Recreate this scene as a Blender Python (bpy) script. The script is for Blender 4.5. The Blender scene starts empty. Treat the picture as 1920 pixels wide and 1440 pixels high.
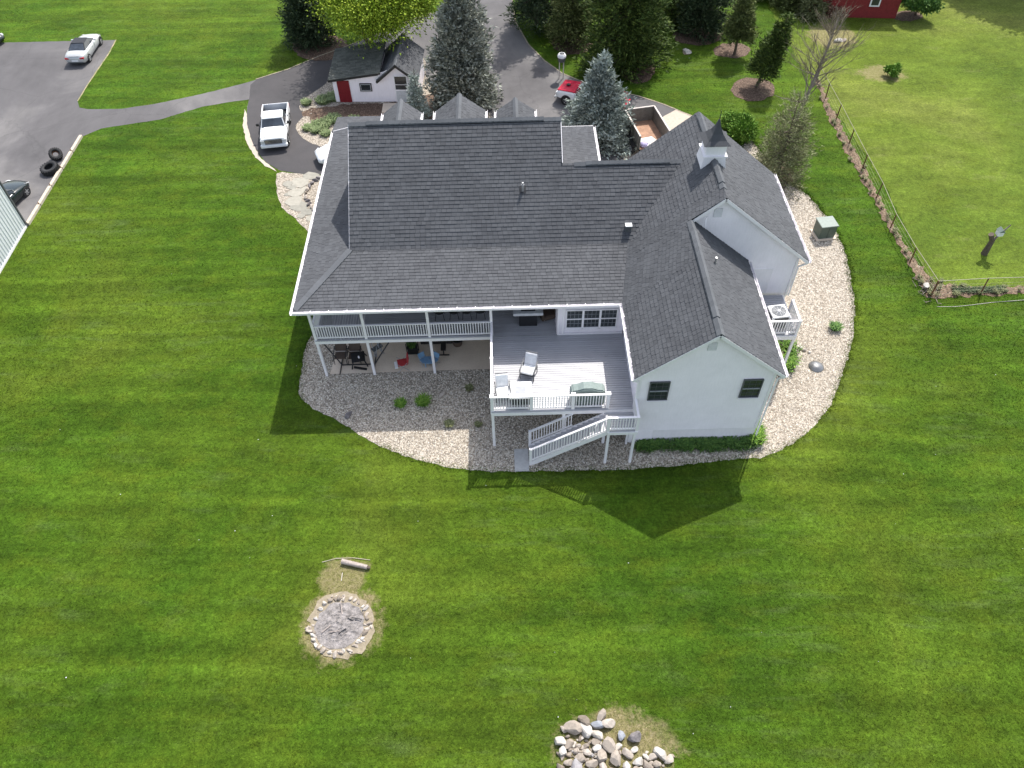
import bpy, bmesh, math, random
import numpy as np
from mathutils import Vector, Matrix
from mathutils.geometry import tessellate_polygon
S = bpy.context.scene
random.seed(7); np.random.seed(7)

# ---------------------------------------------------------------- camera, sky, sun, exposure
W_, H_ = 1920., 1440.
FP = 1446.43
PITCH, ROLL, YAW = math.radians(50.128), math.radians(-1.468), math.radians(.107)
CAM = np.array([9.769, -26.884, 31.069])
FWD = np.array([math.sin(YAW)*math.cos(PITCH), math.cos(YAW)*math.cos(PITCH), -math.sin(PITCH)])
_r = np.array([math.cos(YAW), -math.sin(YAW), 0.]); _u = np.cross(_r, FWD)
RGT = math.cos(ROLL)*_r+math.sin(ROLL)*_u
UPV = -math.sin(ROLL)*_r+math.cos(ROLL)*_u
cd = bpy.data.cameras.new('camera'); cam = bpy.data.objects.new('camera', cd)
S.collection.objects.link(cam); S.camera = cam
cd.sensor_width = 36; cd.lens = 36*FP/W_; cd.clip_end = 3000; cd.clip_start = .5
m = Matrix.Identity(4)
for i in range(3):
    m[i][0] = RGT[i]; m[i][1] = UPV[i]; m[i][2] = -FWD[i]; m[i][3] = CAM[i]
cam.matrix_world = m

SUN = Vector((.325, .64, 1.)).normalized()
el = math.asin(SUN.z); az = math.atan2(SUN.x, SUN.y)
w = bpy.data.worlds.new('World'); S.world = w; w.use_nodes = True
nt = w.node_tree; bg = nt.nodes['Background']
sky = nt.nodes.new('ShaderNodeTexSky'); sky.sky_type = 'NISHITA'; sky.sun_disc = False
sky.sun_elevation = el; sky.sun_rotation = az; sky.air_density = 1.0; sky.dust_density = 2.0; sky.ozone_density = .6
hs = nt.nodes.new('ShaderNodeHueSaturation'); hs.inputs['Saturation'].default_value = .62   # thin bright cloud veils the blue
nt.links.new(sky.outputs[0], hs.inputs['Color']); nt.links.new(hs.outputs[0], bg.inputs[0]); bg.inputs[1].default_value = .15
sl = bpy.data.lights.new('sun', 'SUN'); sl.energy = 3.05; sl.angle = math.radians(.55); sl.color = (1, .955, .89)
so = bpy.data.objects.new('sun', sl); S.collection.objects.link(so)
so.rotation_euler = SUN.to_track_quat('Z', 'Y').to_euler(); so.location = (30, 60, 90)
S.view_settings.view_transform = 'Standard'; S.view_settings.look = 'None'
S.view_settings.gamma = 1; S.view_settings.use_curve_mapping = False
S.view_settings.exposure = .96
S.render.resolution_x = 1024; S.render.resolution_y = 768

# ---------------------------------------------------------------- measuring helpers (survey of the place)
def ray(px, py): return FWD+RGT*(px-W_/2)/FP-UPV*(py-H_/2)/FP
def G(px, py, z=0.):
    d = ray(px, py); t = (z-CAM[2])/d[2]; p = CAM+d*t; return (float(p[0]), float(p[1]), z)
def G2(px, py, z=0.): return G(px, py, z)[:2]
def onY(px, py, y):
    d = ray(px, py); t = (y-CAM[1])/d[1]; p = CAM+d*t; return tuple(float(a) for a in p)
def hgt(x, y, py):
    """height above ground point x,y that is seen at picture row py"""
    lo, hi = 0, 60
    for _ in range(50):
        z = (lo+hi)/2; d = np.array([x, y, z])-CAM; r = H_/2-FP*(d@UPV)/(d@FWD)
        if r > py: lo = z
        else: hi = z
    return lo

# ---------------------------------------------------------------- object helpers
col = S.collection
class MB:
    def __init__(s): s.v = []; s.f = []
    def add(s, vs, fs):
        o = len(s.v); s.v += [tuple(map(float, p)) for p in vs]; s.f += [tuple(i+o for i in f) for f in fs]; return s
    def box(s, a, b):
        x0, y0, z0 = a; x1, y1, z1 = b
        return s.add([(x0,y0,z0),(x1,y0,z0),(x1,y1,z0),(x0,y1,z0),(x0,y0,z1),(x1,y0,z1),(x1,y1,z1),(x0,y1,z1)],
              [(0,3,2,1),(4,5,6,7),(0,1,5,4),(1,2,6,5),(2,3,7,6),(3,0,4,7)])
    def beam(s, a, b, wd, ht, up=(0,0,1)):
        a = Vector(a); b = Vector(b); d = (b-a).normalized(); u = Vector(up)
        if abs(d.dot(u)) > .98: u = Vector((0, 1, 0))
        sx = d.cross(u).normalized(); uz = sx.cross(d).normalized()
        vs = []
        for p in (a, b):
            for i, j in ((-1,-1),(1,-1),(1,1),(-1,1)): vs.append(p+sx*wd/2*i+uz*ht/2*j)
        return s.add(vs, [(0,1,2,3),(7,6,5,4),(0,4,5,1),(1,5,6,2),(2,6,7,3),(3,7,4,0)])
    def cyl(s, a, b, r0, r1=None, n=8, caps=True):
        r1 = r0 if r1 is None else r1
        a = Vector(a); b = Vector(b); d = (b-a).normalized()
        u = d.orthogonal().normalized(); v = d.cross(u)
        vs = []
        for p, r in ((a, r0), (b, r1)):
            for k in range(n):
                t = 2*math.pi*k/n; vs.append(p+u*math.cos(t)*r+v*math.sin(t)*r)
        fs = [(k, (k+1) % n, n+(k+1) % n, n+k) for k in range(n)]
        if caps: fs += [tuple(range(n))[::-1], tuple(range(n, 2*n))]
        return s.add(vs, fs)
    def prism(s, poly, z0, z1):
        n = len(poly)
        return s.add([(x, y, z0) for x, y in poly]+[(x, y, z1) for x, y in poly],
            [tuple(range(n))[::-1], tuple(range(n, 2*n))]+[(k, (k+1) % n, n+(k+1) % n, n+k) for k in range(n)])
    def slab(s, pts, t):
        """polygon thickened downwards along its normal"""
        P = [Vector(p) for p in pts]; n = len(P)
        N = (P[1]-P[0]).cross(P[2]-P[1]).normalized()
        if N.z < 0: N = -N
        return s.add(P+[p-N*t for p in P], [tuple(range(n)), tuple(range(n, 2*n))[::-1]]+[(k, n+k, n+(k+1) % n, (k+1) % n) for k in range(n)])
    def lathe(s, prof, c=(0,0,0), n=16, axis='z'):
        vs = []
        for r, h in prof:
            for k in range(n):
                t = 2*math.pi*k/n; p = (r*math.cos(t), r*math.sin(t), h)
                if axis == 'y': p = (p[0], p[2], p[1])
                if axis == 'x': p = (p[2], p[0], p[1])
                vs.append((p[0]+c[0], p[1]+c[1], p[2]+c[2]))
        fs = [(i*n+k, i*n+(k+1) % n, (i+1)*n+(k+1) % n, (i+1)*n+k) for i in range(len(prof)-1) for k in range(n)]
        return s.add(vs, fs)
    def build(s, name, mat, parent=None, world=True, smooth=False, bevel=0, fix=True):
        me = bpy.data.meshes.new(name); vs = s.v
        if parent is not None and world:
            o = rootloc(parent); vs = [(a-o[0], b-o[1], c-o[2]) for a, b, c in vs]
        me.from_pydata(vs, [], s.f)
        if fix or bevel:
            bm = bmesh.new(); bm.from_mesh(me); bmesh.ops.recalc_face_normals(bm, faces=bm.faces)
            if bevel: bmesh.ops.bevel(bm, geom=[e for e in bm.edges if len(e.link_faces) == 2 and e.calc_face_angle(0) > .5], offset=bevel, segments=2, affect='EDGES', clamp_overlap=True)
            bm.to_mesh(me); bm.free()
        if smooth: me.polygons.foreach_set('use_smooth', [True]*len(me.polygons))
        me.materials.append(mat)
        return link(name, me, parent)
def link(name, me, parent=None, loc=None, rot=None):
    o = bpy.data.objects.new(name, me); col.objects.link(o)
    if parent: o.parent = parent
    if loc is not None: o.location = loc
    if rot is not None: o.rotation_euler = rot
    return o
def rootloc(o):
    v = Vector(o.location)
    while o.parent: o = o.parent; v = v+o.location
    return v
def npmesh(name, V, F, mat, parent=None, smooth=False):
    """fast mesh from numpy arrays; F is (n,3) or (n,4)"""
    me = bpy.data.meshes.new(name); k = F.shape[1]
    me.vertices.add(len(V)); me.vertices.foreach_set('co', np.ascontiguousarray(V, dtype=np.float32).ravel())
    me.loops.add(F.size); me.loops.foreach_set('vertex_index', np.ascontiguousarray(F, dtype=np.int32).ravel())
    me.polygons.add(len(F)); me.polygons.foreach_set('loop_start', np.arange(len(F), dtype=np.int32)*k)
    me.polygons.foreach_set('use_smooth', np.full(len(F), smooth))
    me.update(calc_edges=True); me.validate(); me.materials.append(mat)
    return link(name, me, parent)
def thing(name, label, cat, loc=(0,0,0), rz=0, group=None):
    o = bpy.data.objects.new(name, None); col.objects.link(o); o.empty_display_size = .2
    o.location = loc; o.rotation_euler = (0, 0, rz); o['label'] = label; o['category'] = cat
    if group: o['group'] = group
    return o
def tag(o, label, cat, group=None):
    o['label'] = label; o['category'] = cat
    if group: o['group'] = group
    return o
def kind(o, k): o['kind'] = k; return o

# ---------------------------------------------------------------- materials
class NT:
    def __init__(s, name):
        s.m = bpy.data.materials.new(name); s.m.use_nodes = True; s.t = s.m.node_tree
        s.b = s.t.nodes['Principled BSDF']; s.c = None
    def n(s, typ, **kw):
        x = s.t.nodes.new(typ)
        for k, v in kw.items():
            if k.startswith('i_'):
                k = k[2:]; x.inputs[int(k) if k.isdigit() else k].default_value = v
            else: setattr(x, k, v)
        return x
    def l(s, a, b): s.t.links.new(a, b)
    def co(s, scale=(1,1,1), rot=(0,0,0)):
        g = s.n('ShaderNodeNewGeometry'); mp = s.n('ShaderNodeMapping'); mp.inputs['Scale'].default_value = scale; mp.inputs['Rotation'].default_value = rot
        s.l(g.outputs['Position'], mp.inputs[0]); return mp.outputs[0]
    def noise(s, sc, co=None, det=4, rough=.6, dist=0):
        x = s.n('ShaderNodeTexNoise'); x.inputs['Scale'].default_value = sc; x.inputs['Detail'].default_value = det
        x.inputs['Roughness'].default_value = rough; x.inputs['Distortion'].default_value = dist
        s.l(co or s.co(), x.inputs['Vector']); return x.outputs[0]
    def ramp(s, src, stops):
        r = s.n('ShaderNodeValToRGB'); e = r.color_ramp.elements
        while len(e) > 1: e.remove(e[-1])
        for i, (p, c) in enumerate(stops):
            x = e[0] if i == 0 else e.new(p)
            x.position = p; x.color = (c if len(c) == 4 else (*c, 1)) if not isinstance(c, (int, float)) else (c, c, c, 1)
        s.l(src, r.inputs[0]); return r.outputs[0]
    def mix(s, fac, a, b, mode='MIX'):
        x = s.n('ShaderNodeMix', data_type='RGBA', blend_type=mode)
        for sock, v in ((x.inputs[0], fac), (x.inputs[6], a), (x.inputs[7], b)):
            if isinstance(v, (int, float)): sock.default_value = v
            elif isinstance(v, tuple): sock.default_value = (*v, 1) if len(v) == 3 else v
            else: s.l(v, sock)
        return x.outputs[2]
    def math(s, op, a, b=0.):
        x = s.n('ShaderNodeMath', operation=op)
        for sock, v in ((x.inputs[0], a), (x.inputs[1], b)):
            if isinstance(v, (int, float)): sock.default_value = v
            else: s.l(v, sock)
        return x.outputs[0]
    def rnd(s):
        g = s.n('ShaderNodeNewGeometry'); o = s.n('ShaderNodeObjectInfo')
        return s.math('FRACT', s.math('ADD', g.outputs['Random Per Island'], o.outputs['Random']))
    def bump(s, h, st=.5, d=.02):
        x = s.n('ShaderNodeBump'); x.inputs['Strength'].default_value = st; x.inputs['Distance'].default_value = d
        s.l(h, x.inputs['Height']); s.l(x.outputs[0], s.b.inputs['Normal'])
    def out(s, colr=None, rough=.8, metal=0, spec=.3):
        if colr is not None:
            if isinstance(colr, tuple): s.b.inputs['Base Color'].default_value = (*colr, 1)
            else: s.l(colr, s.b.inputs['Base Color'])
        s.b.inputs['Roughness'].default_value = rough; s.b.inputs['Metallic'].default_value = metal
        s.b.inputs['Specular IOR Level'].default_value = spec
        return s.m
def plain(name, c, rough=.6, metal=0, spec=.4, var=.12, sc=6):
    t = NT(name); n = t.noise(sc, det=5)
    k = t.ramp(n, [(.3, tuple(x*(1-var) for x in c)), (.7, tuple(min(1, x*(1+var)) for x in c))])
    return t.out(k, rough, metal, spec)

M = {}
def mat_shingle(name, lo, hi):
    t = NT(name); r = t.rnd()
    c = t.ramp(r, [(0, lo), (.35, tuple((a*.6+b*.4) for a, b in zip(lo, hi))), (1, hi)])
    n = t.noise(60, det=3); c = t.mix(.35, c, t.ramp(n, [(.3, .45), (.7, 1.25)]), 'MULTIPLY')
    n2 = t.noise(.5, det=4); c = t.mix(.5, c, t.ramp(n2, [(.3, .8), (.7, 1.15)]), 'MULTIPLY')
    t.bump(n, .4, .01); return t.out(c, .9, 0, .25)
M['shingle'] = mat_shingle('shingle', (.072,.075,.082), (.094,.098,.106))
M['shingle_cap'] = mat_shingle('shingle_cap', (.105,.111,.12), (.125,.132,.142))
M['shingle_old'] = mat_shingle('shingle_old', (.085,.09,.078), (.14,.143,.125))
M['roof_under'] = plain('roof_under', (.03,.031,.034), .9)
def mat_white(name, c=(.86,.83,.845), rough=.5):
    t = NT(name); n = t.noise(1.3, det=6); n2 = t.noise(14, t.co((1,1,.15)), det=3)
    k = t.ramp(n, [(.3, tuple(x*.93 for x in c)), (.7, c)])
    k = t.mix(.3, k, t.ramp(n2, [(.35, .86), (.6, 1.)]), 'MULTIPLY')
    return t.out(k, rough, 0, .35)
M['white'] = mat_white('white_paint'); M['siding'] = mat_white('siding', (.90,.85,.885))
M['deckpaint'] = (lambda: (lambda t: (t.bump(t.noise(30, t.co((.1,1,1))), .2, .004),
    t.out(t.mix(.6, t.ramp(t.rnd(), [(0,(.35,.35,.37)), (1,(.41,.41,.43))]), t.ramp(t.noise(1.2, det=6), [(.3,.85),(.7,1.1)]), 'MULTIPLY'), .45, 0, .5))[1])(NT('deck_paint')))()
M['deckdark'] = plain('porch_floor', (.13,.137,.15), .6)
M['concrete'] = (lambda t: t.out(t.mix(.7, t.ramp(t.noise(.8, det=7), [(.3,(.62,.51,.40)),(.7,(.72,.61,.49))]), t.ramp(t.noise(18, det=5), [(.3,.82),(.7,1.06)]), 'MULTIPLY'), .85))(NT('concrete'))
M['apron'] = plain('apron_concrete', (.44,.38,.31), .85)
M['edging'] = plain('edging_concrete', (.30,.26,.19), .9, var=.35)
M['found'] = plain('foundation', (.42,.42,.41), .9)
def mat_asphalt():
    t = NT('asphalt'); big = t.noise(.09, det=5, rough=.6, dist=.6); mid = t.noise(.9, t.co((1,.35,1), (0,0,.9)), det=6); fine = t.noise(25, det=3)
    c = t.ramp(big, [(.32,(.072,.069,.071)), (.48,(.108,.103,.105)), (.62,(.17,.162,.158))])
    c = t.mix(.55, c, t.ramp(mid, [(.3,.78),(.7,1.18)]), 'MULTIPLY'); c = t.mix(.5, c, t.ramp(fine, [(.3,.75),(.7,1.2)]), 'MULTIPLY')
    v = t.n('ShaderNodeTexVoronoi', feature='DISTANCE_TO_EDGE'); v.inputs['Scale'].default_value = .16
    wp = t.noise(.8, det=5); add = t.n('ShaderNodeVectorMath', operation='ADD'); t.l(t.co(), add.inputs[0]); t.l(wp, add.inputs[1]); t.l(add.outputs[0], v.inputs['Vector'])
    c = t.mix(t.ramp(v.outputs[0], [(0,.35),(.006,0)]), c, (.05,.05,.05))
    t.bump(fine, .5, .01); return t.out(c, .85, 0, .3)
M['asphalt'] = mat_asphalt()
def mat_fresh():
    t = NT('asphalt_fresh'); big = t.noise(.25, det=5, dist=.5); fine = t.noise(30, det=3)
    c = t.ramp(big, [(.3,(.05,.048,.05)),(.7,(.08,.075,.077))]); c = t.mix(.5, c, t.ramp(fine, [(.3,.75),(.7,1.2)]), 'MULTIPLY')
    t.bump(fine, .5, .01); return t.out(c, .85, 0, .3)
M['fresh'] = mat_fresh()
SPOTS = []
def spot_mask(t, wob):
    """ragged worn spots at measured places on the ground"""
    sp = t.n('ShaderNodeSeparateXYZ'); t.l(t.co(), sp.inputs[0]); acc = None
    for cx, cy, rx, ry, st in SPOTS:
        dx = t.math('DIVIDE', t.math('SUBTRACT', sp.outputs[0], cx), rx); dy = t.math('DIVIDE', t.math('SUBTRACT', sp.outputs[1], cy), ry)
        d = t.math('SQRT', t.math('ADD', t.math('MULTIPLY', dx, dx), t.math('MULTIPLY', dy, dy)))
        mk = t.ramp(t.math('ADD', d, t.math('MULTIPLY', t.math('SUBTRACT', wob, .5), 1.5)), [(.72, st), (1., 0.)]); acc = mk if acc is None else t.math('MAXIMUM', acc, mk)
    return acc
def grass_color(t, pasture=False):
    """lawn colour from the place itself: patches, mowing lines, thin spots"""
    big = t.noise(.06, det=5, rough=.6, dist=.5)
    mid = t.noise(.33, t.co((.7,1.3,1), (0,0,.06)), det=7, rough=.68)
    fine = t.noise(6.5, det=6, rough=.85)
    if pasture: c = t.ramp(big, [(.30,(.066,.112,.012)), (.5,(.100,.142,.018)), (.7,(.155,.176,.038))])
    else: c = t.ramp(big, [(.32,(.034,.079,.0060)), (.46,(.047,.094,.0070)), (.57,(.063,.108,.009)), (.70,(.090,.127,.014))])
    c = t.mix(.85, c, t.ramp(mid, [(.30,.66),(.5,1.),(.70,1.42)]), 'MULTIPLY')
    clump = t.noise(2.1, det=6, rough=.75); c = t.mix(.8, c, t.ramp(clump, [(.32,.66),(.5,1.),(.68,1.36)]), 'MULTIPLY')
    hue = t.noise(.9, t.co((.6,1.2,1)), det=5); c = t.mix(t.ramp(hue, [(.48,0),(.75,.45)]), c, (.100,.135,.010))
    if not pasture:
        # mowing lines run roughly along x, gently bent
        wob = t.noise(.045, det=2); sx = t.n('ShaderNodeSeparateXYZ'); t.l(t.co(), sx.inputs[0])
        yy = t.math('ADD', t.math('ADD', sx.outputs[1], t.math('MULTIPLY', wob, 2.2)), t.math('MULTIPLY', sx.outputs[0], .04))
        cb = t.n('ShaderNodeCombineXYZ'); t.l(yy, cb.inputs[1]); t.l(t.math('MULTIPLY', sx.outputs[0], .022), cb.inputs[0])
        st = t.noise(1.05, cb.outputs[0], det=4, rough=.6)
        c = t.mix(.75, c, t.ramp(st, [(.36,.78),(.5,1.),(.64,1.26)]), 'MULTIPLY')
        cb2 = t.n('ShaderNodeCombineXYZ'); t.l(yy, cb2.inputs[1]); t.l(t.math('MULTIPLY', sx.outputs[0], .18), cb2.inputs[0])
        s2 = t.noise(1.7, cb2.outputs[0], det=5, rough=.7); gate = t.noise(.13, det=3)
        c = t.mix(t.math('MULTIPLY', t.ramp(s2, [(.50,0),(.72,.5)]), t.ramp(gate, [(.50,0),(.60,.9)])), c, (.105,.148,.050))
    thin = t.noise(.5, t.co((.55,1.3,1)), det=9, rough=.75)
    c = t.mix(t.ramp(thin, [(.56,0),(.72,.42)]), c, (.105,.155,.040) if not pasture else (.19,.185,.075))
    c = t.mix(.9, c, t.ramp(fine, [(.30,.42),(.5,.98),(.70,1.65)]), 'MULTIPLY')
    if SPOTS:
        wn = t.noise(1.4, det=7, rough=.75); c = t.mix(spot_mask(t, wn), c, t.ramp(t.noise(6, det=6, rough=.8), [(.3,(.12,.13,.035)),(.5,(.24,.20,.10)),(.7,(.36,.30,.19))]))
    return c, fine
def spot_px(x, y, rx, ry, st):
    a = G(x-rx, y); b = G(x+rx, y); c = G(x, y-ry); d = G(x, y+ry); SPOTS.append(((a[0]+b[0])/2, (c[1]+d[1])/2, (b[0]-a[0])/2, (c[1]-d[1])/2, st))
for q_ in ((643,1085,52,45,.75),(640,1172,82,80,.9),(1155,1435,128,118,.85),(1200,1385,75,50,.5),(1655,138,48,18,.7),(1560,68,50,26,.8),(1545,340,30,70,.0)): spot_px(*q_)
def mat_lawn(name, pasture=False, blade=False):
    t = NT(name); c, fine = grass_color(t, pasture)
    if blade:
        c = t.mix(1., c, t.ramp(t.rnd(), [(0,.72),(.6,1.02),(1,1.5)]), 'MULTIPLY')
        t.b.inputs['Subsurface Weight'].default_value = 0
    else: t.bump(t.noise(14, det=5, rough=.8), .9, .06)
    return t.out(c, .8, 0, .06)
M['lawn'] = mat_lawn('lawn_grass'); M['pasture'] = mat_lawn('pasture_grass', True)
M['blade'] = mat_lawn('grass_blade', blade=True); M['pblade'] = mat_lawn('pasture_blade', True, True)
def mat_gravel(name, lo, hi, d=(.2,.15,.12)):
    t = NT(name); v = t.n('ShaderNodeTexVoronoi'); v.inputs['Scale'].default_value = 11; t.l(t.co(), v.inputs['Vector'])
    c = t.ramp(v.outputs['Color'], [(.1, lo), (.9, hi)])
    c = t.mix(t.ramp(v.outputs['Distance'], [(.3,0),(.75,.8)]), c, d)
    c = t.mix(.5, c, t.ramp(t.noise(.4, det=5), [(.3,.85),(.7,1.12)]), 'MULTIPLY')
    t.bump(v.outputs['Distance'], -1, .03); return t.out(c, .85)
M['gravel'] = mat_gravel('gravel_ground', (.28,.24,.19), (.56,.50,.42), (.13,.11,.085))
def mat_rnd(name, stops, rough=.8, fine=20, amt=.4):
    t = NT(name); c = t.ramp(t.rnd(), stops)
    c = t.mix(amt, c, t.ramp(t.noise(fine, det=4), [(.3,.65),(.7,1.25)]), 'MULTIPLY'); return t.out(c, rough)
M['pebble'] = mat_rnd('pebble', [(0,(.26,.21,.16)),(.2,(.42,.36,.285)),(.5,(.55,.485,.395)),(.8,(.66,.60,.51)),(.93,(.74,.70,.62)),(1,(.31,.28,.25))], fine=30, amt=.25)
M['rock'] = mat_rnd('rock', [(0,(.18,.15,.12)),(.3,(.30,.255,.21)),(.6,(.40,.35,.30)),(.85,(.48,.44,.385)),(1,(.26,.25,.255))], fine=9, amt=.6)
M['rock_blue'] = plain('rock_blue', (.27,.285,.31), .8); M['rock_dark'] = plain('rock_dark', (.16,.145,.145), .85, var=.4)
M['rock_white'] = plain('rock_white', (.45,.42,.38), .85, var=.3)
M['mulch'] = mat_rnd('mulch', [(0,(.10,.06,.04)),(.5,(.17,.11,.075)),(1,(.26,.19,.13))])
M['soil'] = mat_gravel('mulch_ground', (.09,.055,.038), (.20,.14,.10), (.05,.03,.02))
M['dry'] = (lambda t: t.out(t.mix(t.ramp(t.noise(1.6, det=8, rough=.75), [(.42,0),(.62,1)]), t.ramp(t.noise(9, det=5), [(.3,(.30,.23,.13)),(.7,(.46,.38,.25))]), (.12,.17,.03)), .9))(NT('dry_thatch'))
M['sand'] = (lambda t: (t.bump(t.noise(18, det=5), .6, .03), t.out(t.ramp(t.noise(5, det=8, rough=.75), [(.3,(.17,.14,.095)),(.7,(.35,.30,.22))]), .95))[1])(NT('dry_earth'))
M['ash'] = (lambda t: (t.bump(t.noise(16, det=6), .9, .06), t.out(t.ramp(t.noise(3.2, det=9, rough=.8), [(.32,(.07,.065,.06)),(.5,(.24,.22,.21)),(.7,(.40,.37,.36))]), .95))[1])(NT('ash'))
M['leaf_ground'] = mat_gravel('leaf_ground', (.11,.07,.045), (.30,.21,.14), (.07,.05,.03))
M['leaf_litter'] = mat_rnd('leaf_litter', [(0,(.16,.09,.06)),(.4,(.28,.17,.11)),(.8,(.40,.28,.20)),(1,(.52,.42,.32))])
M['glass'] = (lambda t: t.out(t.ramp(t.noise(.9, det=4), [(.35,(.012,.016,.018)),(.65,(.05,.058,.062))]), .08, 0, .6))(NT('window_glass'))
M['carglass'] = plain('car_glass', (.05,.06,.075), .08, 0, .7, var=.4, sc=2)
M['red'] = plain('red_paint', (.19,.010,.016), .5); M['carred'] = plain('car_red', (.52,.012,.045), .25, 0, .6, var=.15)
M['barn'] = plain('barn_red', (.20,.018,.02), .7, var=.2)
M['carwhite'] = plain('car_white', (.80,.81,.82), .22, 0, .6, var=.03); M['carsilver'] = plain('car_silver', (.50,.51,.51), .28, .25, .6, var=.04)
M['cardark'] = plain('car_dark_green', (.012,.020,.021), .15, .1, .7, var=.2)
M['rubber'] = plain('rubber', (.018,.018,.019), .75, var=.3); M['black'] = plain('black_metal', (.018,.018,.02), .45, var=.25)
M['fabric_black'] = plain('soft_top_fabric', (.03,.032,.038), .9); M['chrome'] = plain('bright_metal', (.6,.6,.6), .25, .8)
M['alloy'] = plain('wheel_alloy', (.5,.5,.5), .3, .5); M['grey'] = plain('grey_plastic', (.30,.31,.33), .55)
M['darkgrey'] = plain('dark_grey', (.09,.095,.10), .6); M['ltgrey'] = plain('light_grey', (.55,.56,.57), .5)
M['cushion'] = plain('cushion', (.62,.62,.64), .9); M['cushion_w'] = plain('cushion_white', (.80,.80,.79), .85)
M['brown'] = plain('sling_brown', (.085,.06,.045), .8); M['tan'] = plain('tan_wood', (.55,.5,.46), .7)
M['covergreen'] = plain('cover_green', (.19,.235,.22), .7); M['boxgreen'] = plain('utility_green', (.075,.10,.08), .45)
M['boxtop'] = plain('utility_green_top', (.16,.20,.175), .5); M['metalroof'] = plain('metal_roof', (.66,.69,.71), .35, 0, .5, var=.04, sc=1)
M['bark'] = plain('bark', (.11,.085,.065), .9, var=.35, sc=14); M['bark_grey'] = plain('bark_grey', (.23,.19,.165), .9, var=.35, sc=14)
M['log'] = plain('log', (.34,.29,.26), .9, var=.35, sc=9); M['timber'] = plain('timber', (.48,.42,.34), .85, var=.2, sc=5)
M['rust'] = plain('rusty_steel', (.16,.075,.04), .8, var=.5); M['wire'] = plain('galvanised_wire', (.27,.26,.17), .5, .3)
M['blue'] = plain('blue_plastic', (.16,.28,.42), .5); M['redchair'] = plain('chair_red', (.36,.03,.035), .8)
M['trailer'] = plain('trailer_grey', (.14,.135,.12), .55, var=.25); M['trailerin'] = plain('trailer_floor', (.34,.20,.13), .85, var=.3, sc=3)
M['steel'] = plain('steel_bowl', (.22,.22,.22), .3, .6); M['flag'] = mat_rnd('flagstone', [(0,(.22,.215,.185)),(1,(.34,.32,.27))], fine=4)
M['lilac'] = plain('lilac_bag', (.38,.34,.52), .6); M['redlight'] = plain('tail_light', (.45,.02,.03), .3); M['dkgreen'] = plain('dark_green', (.03,.08,.03), .7)
def mat_leaf(name, stops, tr=.12):
    t = NT(name); c = t.ramp(t.rnd(), stops); c = t.mix(.6, c, t.ramp(t.noise(.8, det=4), [(.3,.72),(.7,1.3)]), 'MULTIPLY')
    return t.out(c, .7, 0, .2)
M['spruce_blue'] = mat_leaf('blue_spruce', [(0,(.13,.155,.13)),(.5,(.27,.315,.28)),(1,(.44,.50,.46))])
M['spruce_grey'] = mat_leaf('grey_spruce', [(0,(.10,.11,.08)),(.5,(.22,.235,.19)),(1,(.38,.40,.35))])
M['spruce_dark'] = mat_leaf('dark_spruce', [(0,(.022,.04,.020)),(.6,(.055,.085,.038)),(1,(.11,.145,.07))])
M['yew'] = mat_leaf('arborvitae', [(0,(.03,.052,.012)),(.6,(.065,.105,.022)),(1,(.14,.19,.04))])
M['pine'] = mat_leaf('pine', [(0,(.065,.085,.028)),(.6,(.13,.16,.05)),(1,(.22,.25,.09))])
M['juniper'] = mat_leaf('juniper', [(0,(.10,.11,.05)),(.6,(.19,.205,.095)),(1,(.30,.31,.16))])
M['spring'] = mat_leaf('spring_leaf', [(0,(.09,.15,.012)),(.5,(.19,.28,.018)),(1,(.32,.40,.035))])
M['shrub'] = mat_leaf('shrub_leaf', [(0,(.05,.13,.015)),(.5,(.11,.22,.025)),(1,(.2,.32,.05))])
M['shrub_dk'] = mat_leaf('lily_leaf', [(0,(.035,.09,.02)),(.5,(.07,.15,.03)),(1,(.14,.24,.05))])
M['herb'] = mat_leaf('herb_leaf', [(0,(.10,.15,.06)),(.5,(.18,.24,.10)),(1,(.28,.33,.16))])
M['twig'] = mat_leaf('twig_clump', [(0,(.10,.08,.055)),(.6,(.20,.17,.12)),(1,(.3,.25,.18))])

# ---------------------------------------------------------------- ground and flat sheets
def jag(poly, step=.5, amp=.08, seed=0):
    """natural outline: resample and nudge"""
    rs = random.Random(seed); out = []
    for i, p in enumerate(poly):
        q = poly[(i+1) % len(poly)]; L = math.hypot(q[0]-p[0], q[1]-p[1]); n = max(1, int(L/step))
        for k in range(n):
            t = k/n; out.append((p[0]+(q[0]-p[0])*t+rs.uniform(-amp, amp), p[1]+(q[1]-p[1])*t+rs.uniform(-amp, amp)))
    return out
def smooth_poly(p, it=2):
    for _ in range(it):
        q = []
        for i in range(len(p)):
            a, b = p[i], p[(i+1) % len(p)]
            q += [(a[0]*.75+b[0]*.25, a[1]*.75+b[1]*.25), (a[0]*.25+b[0]*.75, a[1]*.25+b[1]*.75)]
        p = q
    return p
NSH = [0]
def sheet(name, poly, z, mat, amp=.05, step=.4, sm=0, k='structure', parent=None, seed=1):
    NSH[0] += 1; z += NSH[0]*.0008
    if sm: poly = smooth_poly(poly, sm)
    p = jag(poly, step, amp, seed) if amp else poly
    me = bpy.data.meshes.new(name); o = rootloc(parent) if parent else Vector((0,0,0))
    tri = tessellate_polygon([[Vector((x, y, 0)) for x, y in p]])
    cr = lambda a, b, c: (p[b][0]-p[a][0])*(p[c][1]-p[a][1])-(p[b][1]-p[a][1])*(p[c][0]-p[a][0])
    me.from_pydata([(x-o.x, y-o.y, z-o.z) for x, y in p], [], [t if cr(*t) > 0 else t[::-1] for t in tri if abs(cr(*t)) > 1e-7]); me.materials.append(mat); ob = link(name, me, parent)
    if k and not parent: ob['kind'] = k
    return ob, p
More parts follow.
